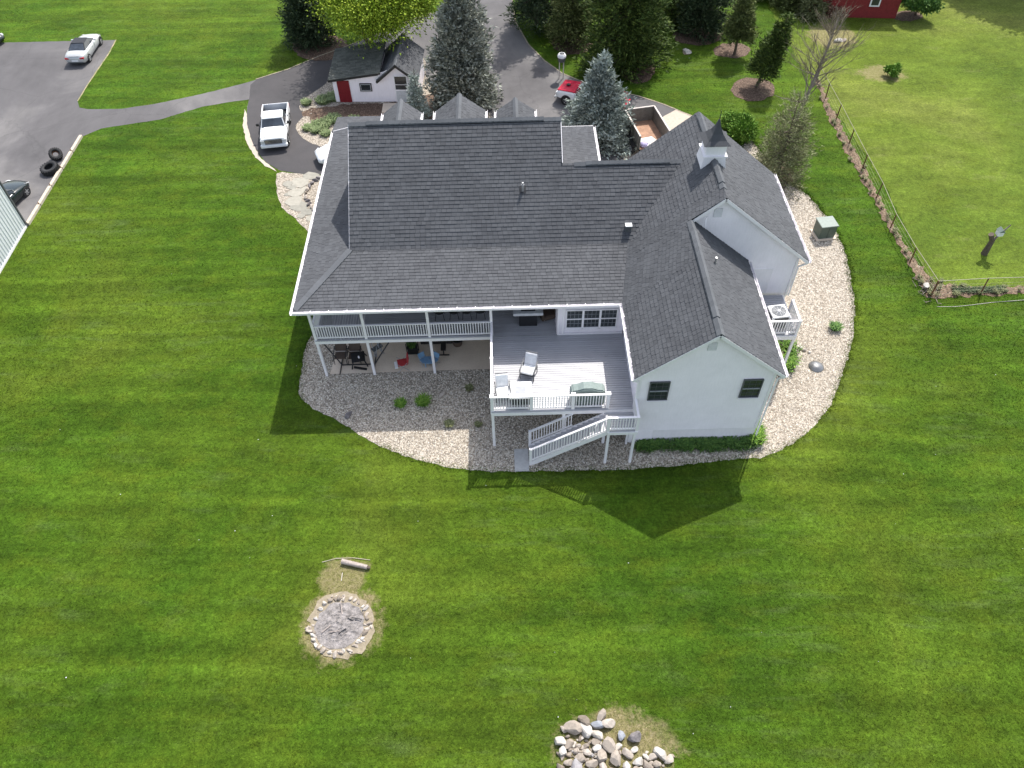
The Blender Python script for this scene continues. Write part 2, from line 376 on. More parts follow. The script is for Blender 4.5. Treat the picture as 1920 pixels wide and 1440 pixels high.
def inside(pts, poly):
    x, y = pts[:, 0], pts[:, 1]; r = np.zeros(len(pts), bool); P = np.array(poly); n = len(P); j = n-1
    for i in range(n):
        xi, yi = P[i]; xj, yj = P[j]
        c = ((yi > y) != (yj > y)) & (x < (xj-xi)*(y-yi)/((yj-yi) if yj != yi else 1e-9)+xi); r ^= c; j = i
    return r
def px(*pts): return [G2(*p) for p in pts]

lw = MB(); N = 40
lw.add([(-900+1800*i/N, -500+2300*j/N, 0) for j in range(N+1) for i in range(N+1)], [(j*(N+1)+i, j*(N+1)+i+1, (j+1)*(N+1)+i+1, (j+1)*(N+1)+i) for j in range(N) for i in range(N)])
kind(lw.build('lawn', M['lawn']), 'structure')

lot = px((-260,88),(0,80),(218,75),(206,98),(162,163),(146,190),(149,202),(165,205),(230,204),(300,193),(380,176),(470,153),(540,131),(600,106),(650,88),(700,68),(745,48),(808,26),(870,0),(900,-40))
drive_top = px((900,-60),(905,-120),(955,-120),(957,-40),(960,5),(966,40),(990,83),(1020,113),(1052,136),(1085,150),(1160,172),(1200,181),(1245,196),(1312,225))
near = [(22.,12.5),(19.5,11.3),(14,13.5),(8,15.5),(3.5,17.5)]
loop_in = px((690,165),(640,140),(605,160),(567,188))
loop = px((640,300),(612,328),(565,326),(525,320),(495,302),(474,270),(463,235),(463,205),(467,187),(440,190),(380,200),(300,224),(235,234),(190,241),(155,256),(50,425),(-80,640),(-500,640))
POLY = {}
_, POLY['asphalt'] = sheet('driveway', lot+drive_top+near+loop, .004, M['asphalt'], .025, .4)
freshp = px((470,150),(540,131),(600,106),(640,90),(700,120),(640,160),(600,165),(640,300),(612,328),(565,326),(525,320),(495,302),(474,270),(463,235),(463,205),(467,187))
sheet('driveway_patch', smooth_poly(freshp, 1), .008, M['fresh'], .03, .4)
isl = px((617,153),(600,165),(566,188),(559,205),(577,213),(558,228),(555,245),(572,263),(603,276),(640,292))+[(3,15.5),(12.5,16.2)]+px((915,215),(918,195),(905,170),(860,165),(800,160),(797,100),(720,85),(630,105))
_, POLY['island'] = sheet('planting_bed', isl, .012, M['gravel'], .04, .4, 1)
_, POLY['mulch'] = sheet('mulch_bed', px((578,222),(600,205),(640,195),(760,192),(830,168),(905,172),(912,190),(895,215),(830,235),(700,235),(640,232),(600,232)), .016, M['soil'], .12, .3, 1)
sheet('mulch_strip', px((566,205),(640,198),(640,212),(570,222)), .020, M['soil'], .1, .3, 1)
gravel_px = px((560,735),(562,745),(585,765),(640,792),(700,830),(760,857),(830,875),(900,884),(1000,884),(1100,882),(1200,880),(1290,870),(1385,860),(1440,858),(1500,825),(1548,778),(1582,700),(1602,620),(1602,560),(1592,500),(1575,445),(1548,402),(1505,357),(1470,338),(1440,300),(1390,240))
_, POLY['gravel'] = sheet('gravel_bed', gravel_px+[(24,11),(20,6),(3,6),(-.6,4.5)]+px((575,640),(566,690)), .004, M['gravel'], .06, .3, 1)
pathp = px((520,322),(560,326),(612,330))+[(1.0,13.),(.6,8.)]+px((598,452),(580,438),(560,415),(532,395),(520,365),(518,340))
_, POLY['path'] = sheet('stone_path', pathp, .008, M['gravel'], .05, .3, 1)
_, POLY['kerb'] = sheet('concrete_verge', px((459,205),(455,235),(462,265),(476,292),(497,312),(520,322),(508,312),(490,298),(474,270),(464,240),(463,215)), .012, M['apron'], .04, .3)
_, POLY['apron'] = sheet('concrete_apron', px((1245,218),(1267,206),(1294,217),(1330,240),(1290,330),(1180,310),(1160,290)), .008, M['apron'], .01, .5)
_, POLY['patio'] = sheet('patio', [G2(618,702),G2(925,692),(9.1,3.5),(.6,3.5)], .012, M['concrete'], 0)
sh = px((1528,150),(1545,180),(1600,255),(1660,350),(1700,430),(1752,556),(1920,548),(2300,532))
past = sh+[(170,20),(170,200),(32,200)]+px((1500,120))
_, POLY['pasture'] = sheet('pasture', past, .004, M['pasture'], .1, .5)
fs = px((1527,146),(1536,150),(1556,195),(1582,245),(1612,300),(1640,352),(1676,420),(1708,475),(1752,532),(1850,540),(1920,538),(2100,528),(2100,542),(1920,550),(1850,554),(1770,558),(1738,558),(1713,515),(1688,465),(1664,425),(1630,362),(1602,314),(1572,258),(1546,205))
_, POLY['fence_strip'] = sheet('leaf_strip', fs, .008, M['leaf_ground'], .15, .25)
def ell(cx, cy, rx, ry, n=24): return px(*[(cx+rx*math.cos(2*math.pi*k/n), cy+ry*math.sin(2*math.pi*k/n)) for k in range(n)])
rings = [('mulch_ring', (1072,82,38,21)), ('mulch_ring', (1308,68,46,17)), ('mulch_ring', (1372,95,34,14)), ('mulch_ring', (1412,168,42,22)), ('mulch_ring', (1195,130,34,26)), ('mulch_ring', (600,88,52,26)), ('mulch_ring', (1445,330,45,30)), ('mulch_ring', (1700,30,30,10))]
RP = []
for i, (nm, e) in enumerate(rings):
    _, p = sheet(nm, ell(*e), .008, M['soil'], .12, .3, seed=i); RP.append(p)
def ribbon(name, line, wd, z, mat, seed=0):
    P = [Vector((*p, 0)) for p in line]; L = []; Rr = []
    for i, p in enumerate(P):
        d = (P[min(i+1, len(P)-1)]-P[max(i-1, 0)]).normalized(); n = Vector((-d.y, d.x, 0)); L.append(tuple((p+n*wd/2)[:2])); Rr.append(tuple((p-n*wd/2)[:2]))
    return sheet(name, L+Rr[::-1], z, mat, .02, .4, seed=seed)
ribbon('drive_edging', px((480,149),(540,130),(600,105),(650,87),(700,67),(745,47),(808,25)), .10, .012, M['edging'], 1)
ribbon('drive_edging', px((957,-20),(961,5),(967,42),(991,84),(1021,114),(1053,137),(1086,151),(1160,172),(1200,181),(1245,196),(1300,219)), .10, .012, M['edging'], 2)
ribbon('drive_edging', px((218,75),(206,98),(162,163),(146,190)), .10, .012, M['dry'], 3)
_, POLY['pit_earth'] = sheet('dry_earth', ell(640,1172,62,62,40), .004, M['sand'], .10, .12)
sheet('dry_earth', ell(1288,98,9,5,12), .008, M['sand'], .05, .2)

# ---------------------------------------------------------------- scattered stuff: grass blades, pebbles, litter
def scatter(n, poly_in=None, outs=(), bbox=None, weight=True):
    rs = np.random.RandomState(n % 9973+3)
    if poly_in is not None:
        P = np.array(poly_in); bbox = (P[:,0].min(), P[:,0].max(), P[:,1].min(), P[:,1].max())
    k = int(n*2.2)
    if weight:   # even density over the view frustum
        u = rs.uniform(-40, W_+40, k*2); v = rs.uniform(-30, H_+60, k*2)
        d = FWD[None]+RGT[None]*((u-W_/2)/FP)[:,None]-UPV[None]*((v-H_/2)/FP)[:,None]; t = -CAM[2]/d[:,2]; p = (CAM[None]+d*t[:,None])[:, :2]
    else: p = np.stack([rs.uniform(bbox[0], bbox[1], k), rs.uniform(bbox[2], bbox[3], k)], 1)
    ok = np.ones(len(p), bool)
    if poly_in is not None: ok &= inside(p, poly_in)
    for o in outs: ok &= ~inside(p, o)
    return p[ok][:n]
house_fp = [(1.5,3.2),(15.3,3.2),(15.3,-5),(21.7,-5),(21.7,2),(24.6,2),(24.6,9.6),(12,14.8),(1.5,14.8)]
def blades(name, p, mat, h=.04, wd=.024, spread=.09):
    rs = np.random.RandomState(5); n = len(p)
    a = rs.uniform(0, 2*np.pi, n); b = rs.uniform(0, 2*np.pi, n); dist = np.hypot(p[:,0]-CAM[0], p[:,1]-CAM[1]); sc = np.clip(dist/38, .8, 1.)
    hh = h*rs.uniform(.5, 1.3, n)*sc; ww = wd*sc*rs.uniform(.7,1.3,n); sp = spread*rs.uniform(.2, 1, n)
    V = np.zeros((n, 3, 3)); dx, dy = np.cos(a)*ww, np.sin(a)*ww
    V[:,0,0] = p[:,0]-dx; V[:,0,1] = p[:,1]-dy; V[:,1,0] = p[:,0]+dx; V[:,1,1] = p[:,1]+dy
    V[:,2,0] = p[:,0]+np.cos(b)*sp; V[:,2,1] = p[:,1]+np.sin(b)*sp; V[:,2,2] = hh
    return kind(npmesh(name, V.reshape(-1,3), np.arange(n*3).reshape(-1,3), mat), 'stuff')
hard = [POLY[k] for k in ('asphalt','island','gravel','path','kerb','apron','patio','pit_earth')]
gp = scatter(300000, None, hard+[POLY['pasture'], POLY['fence_strip'], house_fp]+RP, None)
blades('grass', gp, M['blade'])
pp = scatter(90000, POLY['pasture'], [POLY['fence_strip']]+RP)
blades('grass', pp, M['pblade'], .022, .022, .12)
def pebbles(name, p, mat, r0, r1, z0=.0, flat=.55, seed=2):
    rs = np.random.RandomState(seed); n = len(p); K = 5
    r = rs.uniform(r0, r1, n); a0 = rs.uniform(0, 6.28, n); V = np.zeros((n, K+1, 3))
    st = rs.uniform(.6, 1, n)
    for k in range(K):
        a = a0+k*2*np.pi/K; rr = r*rs.uniform(.75, 1.15, n)
        x = np.cos(a)*rr; y = np.sin(a)*rr*st; V[:,k,0] = p[:,0]+x*np.cos(a0)-y*np.sin(a0); V[:,k,1] = p[:,1]+x*np.sin(a0)+y*np.cos(a0); V[:,k,2] = z0
    V[:,K,0] = p[:,0]+r*rs.uniform(-.4,.4,n); V[:,K,1] = p[:,1]+r*rs.uniform(-.4,.4,n); V[:,K,2] = z0+r*flat*rs.uniform(.6,1.5,n)
    b = np.arange(n)[:,None]*(K+1); F = np.concatenate([np.stack([b[:,0]+k, b[:,0]+(k+1) % K, b[:,0]+K], 1) for k in range(K)])
    return kind(npmesh(name, V.reshape(-1,3), F, mat), 'stuff')
gv = scatter(125000, POLY['gravel'], [POLY['patio'], [(2,3.3),(15,3.3),(15,6),(2,6)], [(15.9,-4.5),(21.2,-4.5),(21.2,3),(15.9,3)]])
pebbles('gravel', gv, M['pebble'], .026, .050, .010, .7)
pebbles('gravel', scatter(5000, POLY['island'], [POLY['mulch']]), M['pebble'], .04, .09, .012, seed=3)
pebbles('gravel', scatter(2500, POLY['path']), M['pebble'], .03, .06, .008, seed=4)
pebbles('bark_mulch', scatter(5000, POLY['mulch']), M['mulch'], .04, .10, .016, .4, 5)
for i, p in enumerate(RP[:5]): pebbles('bark_mulch', scatter(1500, p), M['mulch'], .05, .11, .008, .4, 6+i)
lp = scatter(9000, POLY['fence_strip']); lp = lp[np.random.rand(len(lp)) < .8]
pebbles('leaf_litter', lp, M['leaf_litter'], .04, .12, .008, .9, 12)
# ragged grass over the edge of lawn and beds
def edge_tufts(poly, n, mat, width=.25, h=.16):
    P = np.array(poly+[poly[0]]); seg = P[1:]-P[:-1]; L = np.hypot(seg[:,0], seg[:,1]); rs = np.random.RandomState(len(poly))
    i = rs.choice(len(L), n, p=L/L.sum()); t = rs.rand(n)[:,None]; q = P[:-1][i]+seg[i]*t+rs.normal(0, width/2, (n, 2))
    d = q-CAM[None,:2]; return blades('grass', q, mat, h, .03, .12)
gb = [p for p in POLY['gravel'] if not (-.9 < p[0] < 25 and -4.6 < p[1] < 13)]
q = np.array(gb); rs = np.random.RandomState(8); idx = rs.randint(0, len(q), 14000); qq = q[idx]+rs.normal(0, .13, (14000, 2))
blades('grass', qq, M['blade'], .06, .025, .10)

# ---------------------------------------------------------------- lapped surfaces (shingles, clapboards)
def frame(pts):
    P = [Vector(p) for p in pts]; Nn = None
    for i in range(len(P)-2):
        c = (P[1]-P[0]).cross(P[i+2]-P[0])
        if c.length > 1e-6: Nn = c.normalized(); break
    return P, Nn
def laps(pts, exp, tab, thick, out=None, v0=0., u0=0., seed=0, jit=.25, vmax=None, O=None, gap=.012):
    """pts: convex 3D polygon whose first edge is the lower edge. Returns list of tabs (8 verts each)"""
    P, Nn = frame(pts)
    if out is None:
        if Nn.z < 0: Nn = -Nn
    elif Nn.dot(Vector(out)) < 0: Nn = -Nn
    U = (P[1]-P[0]).normalized(); V = Nn.cross(U)
    if V.z < 0: V = -V
    O = Vector(O) if O is not None else P[0]
    q = [((p-O).dot(U), (p-O).dot(V)) for p in P]
    def iv(v):
        xs = []
        for i in range(len(q)):
            a, b = q[i], q[(i+1) % len(q)]
            if (a[1]-v)*(b[1]-v) <= 0 and abs(a[1]-b[1]) > 1e-9: xs.append(a[0]+(b[0]-a[0])*(v-a[1])/(b[1]-a[1]))
        return (min(xs), max(xs)) if len(xs) > 1 else None
    rs = random.Random(seed); tabs = []
    lo = min(a[1] for a in q); hi = max(a[1] for a in q)
    k = math.floor(lo/exp)
    while k*exp < hi-1e-4:
        vb, vt = max(lo, k*exp), min(hi, (k+1)*exp)
        a = iv(vb+1e-4); b = iv(vt-1e-4)
        if a and b and vt-vb > .01:
            uu0, uu1 = min(a[0], b[0]), max(a[1], b[1])
            if tab: 
                u = math.floor(uu0/tab)*tab-tab*rs.random(); us = []
                while u < uu1: us.append(u); u += tab*rs.uniform(1-jit, 1+jit)
                us.append(uu1+tab)
            else: us = [uu0-1, uu1+1]
            for i in range(len(us)-1):
                c = lambda x, r: min(max(x, r[0]), r[1])
                ub0, ub1, ut0, ut1 = c(us[i], a), c(us[i+1]-gap, a), c(us[i], b), c(us[i+1]-gap, b)
                if ub1-ub0 < .01 and ut1-ut0 < .01: continue
                t = thick*(rs.choice((.6, .8, 1.)) if tab else 1)
                pt = lambda u_, v_, n_: O+U*u_+V*v_+Nn*n_
                tabs.append([pt(ub0, vb, 0), pt(ub1, vb, 0), pt(ub1, vb, t), pt(ub0, vb, t), pt(ut1, vt, .004), pt(ut0, vt, .004)])
        k += 1
    return tabs
TABF = [(0,1,2,3), (3,2,4,5), (0,3,5), (1,4,2)]
def tabs_mesh(name, tabs, mat, parent):
    mb = MB()
    for t in tabs: mb.add(t, TABF)
    return mb.build(name, mat, parent, fix=False)

# ---------------------------------------------------------------- the house
ZE, YE, X0, XW = 5.15, -.40, -.58, 15.18
XM0, YBK, ZBK, YR, ZR, XM1, YR2, ZR2 = 1.82, 3.34, 5.69, 8.76, 9.49, 12.67, 6.80, 8.11
K = .82; XWR, XGR, XWE, XGE = 18.48, 19.97, 21.84, 24.88
YWF, YG, YGB = -5.15, 2.33, 9.72
wz = lambda x: ZE+K*(x-XW)
house = thing('house', 'large white sided house with dark grey shingled roof, cupola and rear deck', 'house', (9, 6, 0))
DECK = 2.80
planes = []
planes.append(([(X0,YE,ZE),(XW,YE,ZE),(15.84,YBK,ZBK),(XM0,YBK,ZBK)], None))
planes.append(([(XM0,YBK,ZBK),(XM1,YBK,ZBK),(XM1,YR,ZR),(XM0,YR,ZR)], None))
planes.append(([(XM1,YBK,ZBK),(15.84,YBK,ZBK),(18.79,YR2,ZR2),(XM1,YR2,ZR2)], (XM0,YBK,ZBK)))
planes.append(([(X0,15.08,ZE),(X0,YE,ZE),(XM0,YBK,ZBK),(XM0,15.08,ZBK)], None))
wo = (XW, YWF, ZE)
for poly in ([(XW,-.4),(XW,YWF),(XWR,YWF),(XWR,-.4)], [(XW+.49,YG),(XW,-.4),(XWR,-.4),(XWR,YG)], [(15.84,YBK),(XW+.49,YG),(XGR,YG),(XGR,YBK)],
             [(18.79,YR2),(15.84,YBK),(XGR,YBK),(XGR,YR2)], [(XW,YGB),(XW,YR2),(XGR,YR2),(XGR,YGB)]):
    planes.append(([(x, y, wz(x)) for x, y in poly], wo))
ZWR = wz(XWR); ZGR = wz(XGR)
planes.append(([(XWE,YWF,ZWR-K*(XWE-XWR)),(XWE,2.5,ZWR-K*(XWE-XWR)),(XWR,2.5,ZWR),(XWR,YWF,ZWR)], None))
planes.append(([(XGE,YG,ZGR-K*(XGE-XGR)),(XGE,YGB,ZGR-K*(XGE-XGR)),(XGR,YGB,ZGR),(XGR,YG,ZGR)], None))
planes.append(([(XM1,14.9,ZR-.7*(14.9-YR)),(XM0,14.9,ZR-.7*(14.9-YR)),(XM0,YR,ZR),(XM1,YR,ZR)], None))
planes.append(([(18.79,11.,ZR2-.7*(11-YR2)),(XM1,11.,ZR2-.7*(11-YR2)),(XM1,YR2,ZR2),(18.79,YR2,ZR2)], None))
planes.append(([(15.14,9.5,5.2),(15.14,14.85,5.2),(XM1,12.4,5.56),(XM1,9.5,5.56)], None))
planes.append(([(15.14,14.85,5.2),(XM1,14.85,5.2),(XM1,12.4,5.56)], None))
planes.append(([(2.4,17.6,4.6),(-.75,17.6,4.6),(-.75,15.3,5.0),(2.4,15.3,5.0)], None))
dorm = []
for ax, ay, lx, rx, ey in ((751,190,721,791,215), (861,179,815,908,211), (966,187,931,1002,210)):
    A = onY(ax, ay, 12.2); Lp = onY(lx, ey, 12.2); Rp = onY(rx, ey-1, 12.2); ez = (Lp[2]+Rp[2])/2; hw = (Rp[0]-Lp[0])/2; cx = A[0]
    dorm.append((cx, hw, ez, A[2]))
    yb = YR+.05
    planes.append(([(cx-hw,yb,ez),(cx-hw,12.35,ez),(cx,12.35,A[2]),(cx,yb,A[2])][::-1][2:]+[(cx-hw,yb,ez),(cx-hw,12.35,ez),(cx,12.35,A[2]),(cx,yb,A[2])][::-1][:2], None))
    planes.append(([(cx+hw,yb,ez),(cx+hw,12.35,ez),(cx,12.35,A[2]),(cx,yb,A[2])], None))
rb = MB()
for pts, O in planes: rb.slab([Vector(p)-Vector((0,0,.012)) for p in pts], .13)
roof = rb.build('roof', M['roof_under'], house)
alltabs = []; front = []
EXPO = .205
for i, (pts, O) in enumerate(planes):
    # lowest edge first
    n = len(pts); best = min(range(n), key=lambda k: pts[k][2]+pts[(k+1) % n][2]+abs(pts[k][2]-pts[(k+1) % n][2])*10)
    pts = pts[best:]+pts[:best]
    t = laps(pts, EXPO, .26, .030, jit=.15, O=O, seed=i)
    if i == 0: t.sort(key=lambda q: (q[0].y+q[1].y)/2); front = t[:300]; t = t[300:]
    alltabs += t
sc_ = tabs_mesh('shingle_courses', alltabs, M['shingle'], roof); kind(sc_, 'stuff')
for t in front: tabs_mesh('shingle', [t], M['shingle'], roof)
# ridge and hip caps
def cap(a, b, wd=.15, drop=.10, n=None, up=0.):
    a = Vector(a); b = Vector(b); d = (b-a).normalized(); L = (b-a).length; s = d.cross(Vector((0,0,1))).normalized(); mb = MB()
    k = n or max(2, int(L/.28)); z = Vector((0,0,1))
    for i in range(k):
        p = a+d*(L*i/k); q = a+d*(L*(i+1)/k+.03); h0, h1 = .05+up, .075+up
        vs = [p-s*wd-z*(drop-h0), p+z*h0, p+s*wd-z*(drop-h0), q-s*wd-z*(drop-h1), q+z*h1, q+s*wd-z*(drop-h1)]
        lo = [v-z*.05 for v in vs]
        mb.add(vs+lo, [(0,1,4,3),(1,2,5,4),(0,6,7,1),(1,7,8,2),(3,4,10,9),(4,5,11,10),(0,3,9,6),(2,8,11,5)])
    return mb
hh = lambda dx, k: k*dx
for a, b, dr, wd in (((XM0,YR,ZR),(XM1,YR,ZR),.12,.17), ((XM1+.6,YR2,ZR2),(18.75,YR2,ZR2),.12,.17), ((XGR,3.1,ZGR),(XGR,5.4,ZGR),.14,.17), ((XGR,6.4,ZGR),(XGR,YGB-.2,ZGR),.14,.17),
    ((XWR,YWF+.0,ZWR),(XWR,YG-.1,ZWR),.14,.17), ((X0+.1,YE+.1,ZE+.01),(XM0,YBK,ZBK),.015,.16)):
    cap(a, b, wd, dr).build('ridge_cap', M['shingle_cap'], roof, fix=False)
for cx, hw, ez, az_ in dorm: cap((cx,YR+.1,az_),(cx,12.35,az_), .14, .11).build('ridge_cap', M['shingle_cap'], roof, fix=False)
# vented stretch of each ridge: dark core under raised caps
for a, b in (((XM0+.9,YR,ZR),(XM1-.9,YR,ZR)), ((XM1+1.2,YR2,ZR2),(18.1,YR2,ZR2)), ((XWR,YWF+1,ZWR),(XWR,YG-.9,ZWR)), ((XGR,3.5,ZGR),(XGR,5.2,ZGR)), ((XGR,6.5,ZGR),(XGR,YGB-.6,ZGR))):
    cap(a, b, .17, .13, 1, .01).build('ridge_vent', M['darkgrey'], roof, fix=False); cap(a, b, .15, .11, None, .05).build('ridge_cap', M['shingle_cap'], roof, fix=False)

# bodies
def prismx(mb, yz, x0, x1):
    n = len(yz); return mb.add([(x0,y,z) for y,z in yz]+[(x1,y,z) for y,z in yz], [tuple(range(n)), tuple(range(n,2*n))[::-1]]+[(k,n+k,n+(k+1)%n,(k+1)%n) for k in range(n)])
def prismy(mb, xz, y0, y1):
    n = len(xz); return mb.add([(x,y0,z) for x,z in xz]+[(x,y1,z) for x,z in xz], [tuple(range(n)), tuple(range(n,2*n))[::-1]]+[(k,n+k,n+(k+1)%n,(k+1)%n) for k in range(n)])
wb = prismx(MB(), [(3.45,0),(3.45,5.48),(YR,ZR-.2),(14.4,5.3),(14.4,0)], XM0+.12, XM1-.1); wb.build('wall', M['siding'], house)
prismx(MB(), [(3.45,0),(3.45,5.48),(YR2,ZR2-.2),(10.4,5.3),(10.4,0)], XM1-.09, 18.4).build('wall', M['siding'], house)
prismy(MB(), [(15.5,.02),(15.5,5.2),(XWR,ZWR-.22),(21.5,5.2),(21.5,.02)], -4.9, 3.2).build('wall', M['siding'], house)
prismy(MB(), [(15.6,.02),(15.6,5.2),(XGR,ZGR-.22),(24.42,5.25),(24.42,.02)], 2.55, 9.5).build('wall', M['siding'], house)
MB().box((12.16,-.08,2.5),(15.45,3.5,5.12)).build('wall', M['siding'], house)
for cx, hw, ez, az_ in dorm: prismy(MB(), [(cx-hw+.2,6.6),(cx-hw+.2,ez),(cx,az_-.2),(cx+hw-.2,ez),(cx+hw-.2,6.6)], 9.2, 12.15).build('wall', M['siding'], house)
# clapboards
def clap(poly, out, e=.17):
    return kind(tabs_mesh('clapboards', laps(poly, e, None, .036, out=out), M['siding'], house), 'stuff')
y = -4.905
clap([(15.5,y,1.04),(21.5,y,1.04),(21.5,y,5.25),(XWR,y,ZWR-.2),(15.5,y,5.25)], (0,-1,0))
clap([(15.5,y,.12),(16.55,y,.12),(16.55,y,1.04),(15.5,y,1.04)], (0,-1,0))
MB().box((16.55,-4.86,.0),(21.45,-4.8,1.04)).build('foundation', M['found'], house)
y = 2.545; clap([(15.6,y,DECK),(24.42,y,DECK),(24.42,y,5.3),(XGR,y,ZGR-.2),(15.6,y,5.4)], (0,-1,0))
x = 15.495; clap([(x,-.4,DECK),(x,-4.9,DECK),(x,-4.9,5.2),(x,-.4,5.2)], (-1,0,0))
clap([(x,-.1,.1),(x,-4.9,.1),(x,-4.9,DECK),(x,-.1,DECK)], (-1,0,0))
clap([(12.16,-.085,DECK+.02),(15.4,-.085,DECK+.02),(15.4,-.085,5.1),(12.16,-.085,5.1)], (0,-1,0))
clap([(12.155,3.4,DECK),(12.155,-.08,DECK),(12.155,-.08,5.1),(12.155,3.4,5.1)], (-1,0,0))
clap([(1.95,3.44,DECK),(12.1,3.44,DECK),(12.1,3.44,5.6),(1.95,3.44,5.6)], (0,-1,0))
clap([(0.,3.44,.1),(15.4,3.44,.1),(15.4,3.44,DECK-.3),(0.,3.44,DECK-.3)], (0,-1,0))
xg = XM0+.115; clap([(xg,14.4,ZBK),(xg,3.5,ZBK),(xg,YR,ZR-.2)], (-1,0,0))
xe = 21.505; clap([(xe,-4.9,.6),(xe,2.4,.6),(xe,2.4,5.1),(xe,-4.9,5.1)], (1,0,0))
# rakes, fascias, corner boards
tr = M['white']
def board(a, b, w_=.03, h_=.16, name='fascia'): return MB().beam(a, b, w_, h_).build(name, tr, house)
for xa, za, xb, zb, yy in ((XW,ZE,XWR,ZWR,YWF),(XWR,ZWR,XWE,ZWR-K*(XWE-XWR),YWF),(XWR+.1,ZWR+.0,XGR,ZGR,YG),(XGR,ZGR,XGE,ZGR-K*(XGE-XGR),YG)):
    board((xa,yy-.012,za-.11),(xb,yy-.012,zb-.11), .025, .15)
for xa, za, xb, zb, y0, y1 in ((XW+.1,ZE+.0,XWR,ZWR,YWF+.02,-4.9),(XWR,ZWR,XWE-.05,ZWR-K*(XWE-XWR)+.02,YWF+.02,-4.9),(XWR+.15,ZWR+.1,XGR,ZGR,YG+.02,2.55),(XGR,ZGR,XGE-.05,ZGR-K*(XGE-XGR)+.02,YG+.02,2.55)):
    MB().add([(xa,y0,za-.17),(xb,y0,zb-.17),(xb,y1,zb-.17),(xa,y1,za-.17)], [(0,1,2,3)]).build('soffit', tr, house)
board((XM0-.01,3.4,5.62),(XM0-.01,YR,ZR-.1)); board((XM1+.01,YR2,ZR2+.02),(XM1+.01,YR,ZR-.08)); 
board((X0,15.1,ZE-.05),(XM0,15.1,ZBK-.03)); board((XM1,14.87,5.15),(15.14,14.87,5.15), .03,.14)
board((XM0,3.38,ZBK-.15),(XM0,3.38,ZBK-.1))
for x in (15.52, 21.47): MB().box((x-.06,-4.96,1.0 if x > 20 else .1),(x+.06,-4.92,5.1)).build('corner_board', tr, house)
MB().box((24.32,2.48,2.6),(24.44,2.54,5.1)).build('corner_board', tr, house)
for x in (12.2, 12.42): MB().box((x-.05,-.16,DECK+.02),(x+.05,-.11,5.1)).build('corner_board', tr, house)
MB().box((12.16,-.17,DECK+.02),(15.42,-.12,DECK+.13)).build('skirt_board', tr, house)
# gutters
def gutter(a, b, side):
    a = Vector(a); b = Vector(b); s = Vector(side); z = Vector((0,0,1)); mb = MB()
    prof = [(0,.02),(0,-.11),(.13,-.11),(.13,.02),(.115,.02),(.115,-.09),(.015,-.09),(.015,.02)]
    vs = [p+s*u+z*v for p in (a, b) for u, v in prof]; n = 8
    mb.add(vs, [(k,(k+1)%n,n+(k+1)%n,n+k) for k in range(n)]+[(0,1,2,3,4,5,6,7),(15,14,13,12,11,10,9,8)])
    g = mb.build('gutter', tr, house); L = (b-a).length; d = (b-a).normalized()
    k = int(L/.9); o_ = rootloc(g); hm = MB().beam(-s*.03+z*.03, s*.125+z*.03, .035, .012); me = bpy.data.meshes.new('gutter_hanger'); me.from_pydata(hm.v, [], hm.f); me.materials.append(tr)
    for i in range(1, k+1): link('gutter_hanger', me, g, a+d*(L*i/(k+1))-o_)
gutter((X0-.02,YE,ZE+.0),(XW,YE,ZE+.0),(0,-1,0)); gutter((X0,YE-.12,ZE),(X0,15.08,ZE),(-1,0,0))
gutter((XW,YWF,ZE),(XW,YE-.13,ZE),(-1,0,0)); gutter((XWE,YWF,ZWR-K*(XWE-XWR)),(XWE,2.4,ZWR-K*(XWE-XWR)),(1,0,0))
gutter((XGE,YG,ZGR-K*(XGE-XGR)),(XGE,YGB,ZGR-K*(XGE-XGR)),(1,0,0)); gutter((15.14,11.0,5.2),(15.14,14.85,5.2),(1,0,0))
for cx, hw, ez, az_ in dorm:
    for s in (-1, 1): gutter((cx+s*hw,11.1,ez),(cx+s*hw,12.35,ez),(s,0,0))
# downspouts
for pts in ([(21.95,-5.05,4.95),(21.62,-4.96,4.7),(21.62,-4.96,.3)], [(15.1,-5.05,4.95),(15.42,-4.97,4.75),(15.42,-4.97,.2)], [(24.9,2.4,4.9),(24.5,2.48,4.6),(24.5,2.48,2.6)], [(19.2,2.3,8.0),(19.2,2.2,7.55)]):
    mb = MB()
    for a, b in zip(pts, pts[1:]): mb.beam(a, b, .07, .07)
    mb.build('downspout', tr, house)
# gable vents
for c, yy, zz in ((XWR-.15,-4.94,6.9),(XGR-.2,2.50,8.1)):
    v = MB().box((c-.2,yy,zz-.25),(c+.2,yy+.03,zz+.25)).build('gable_vent', M['ltgrey'], house)
    lv = MB()
    for k in range(7): lv.beam((c-.17,yy-.005,zz-.2+k*.066),(c+.17,yy-.005,zz-.2+k*.066), .02, .02)
    lv.build('louvre', tr, v)
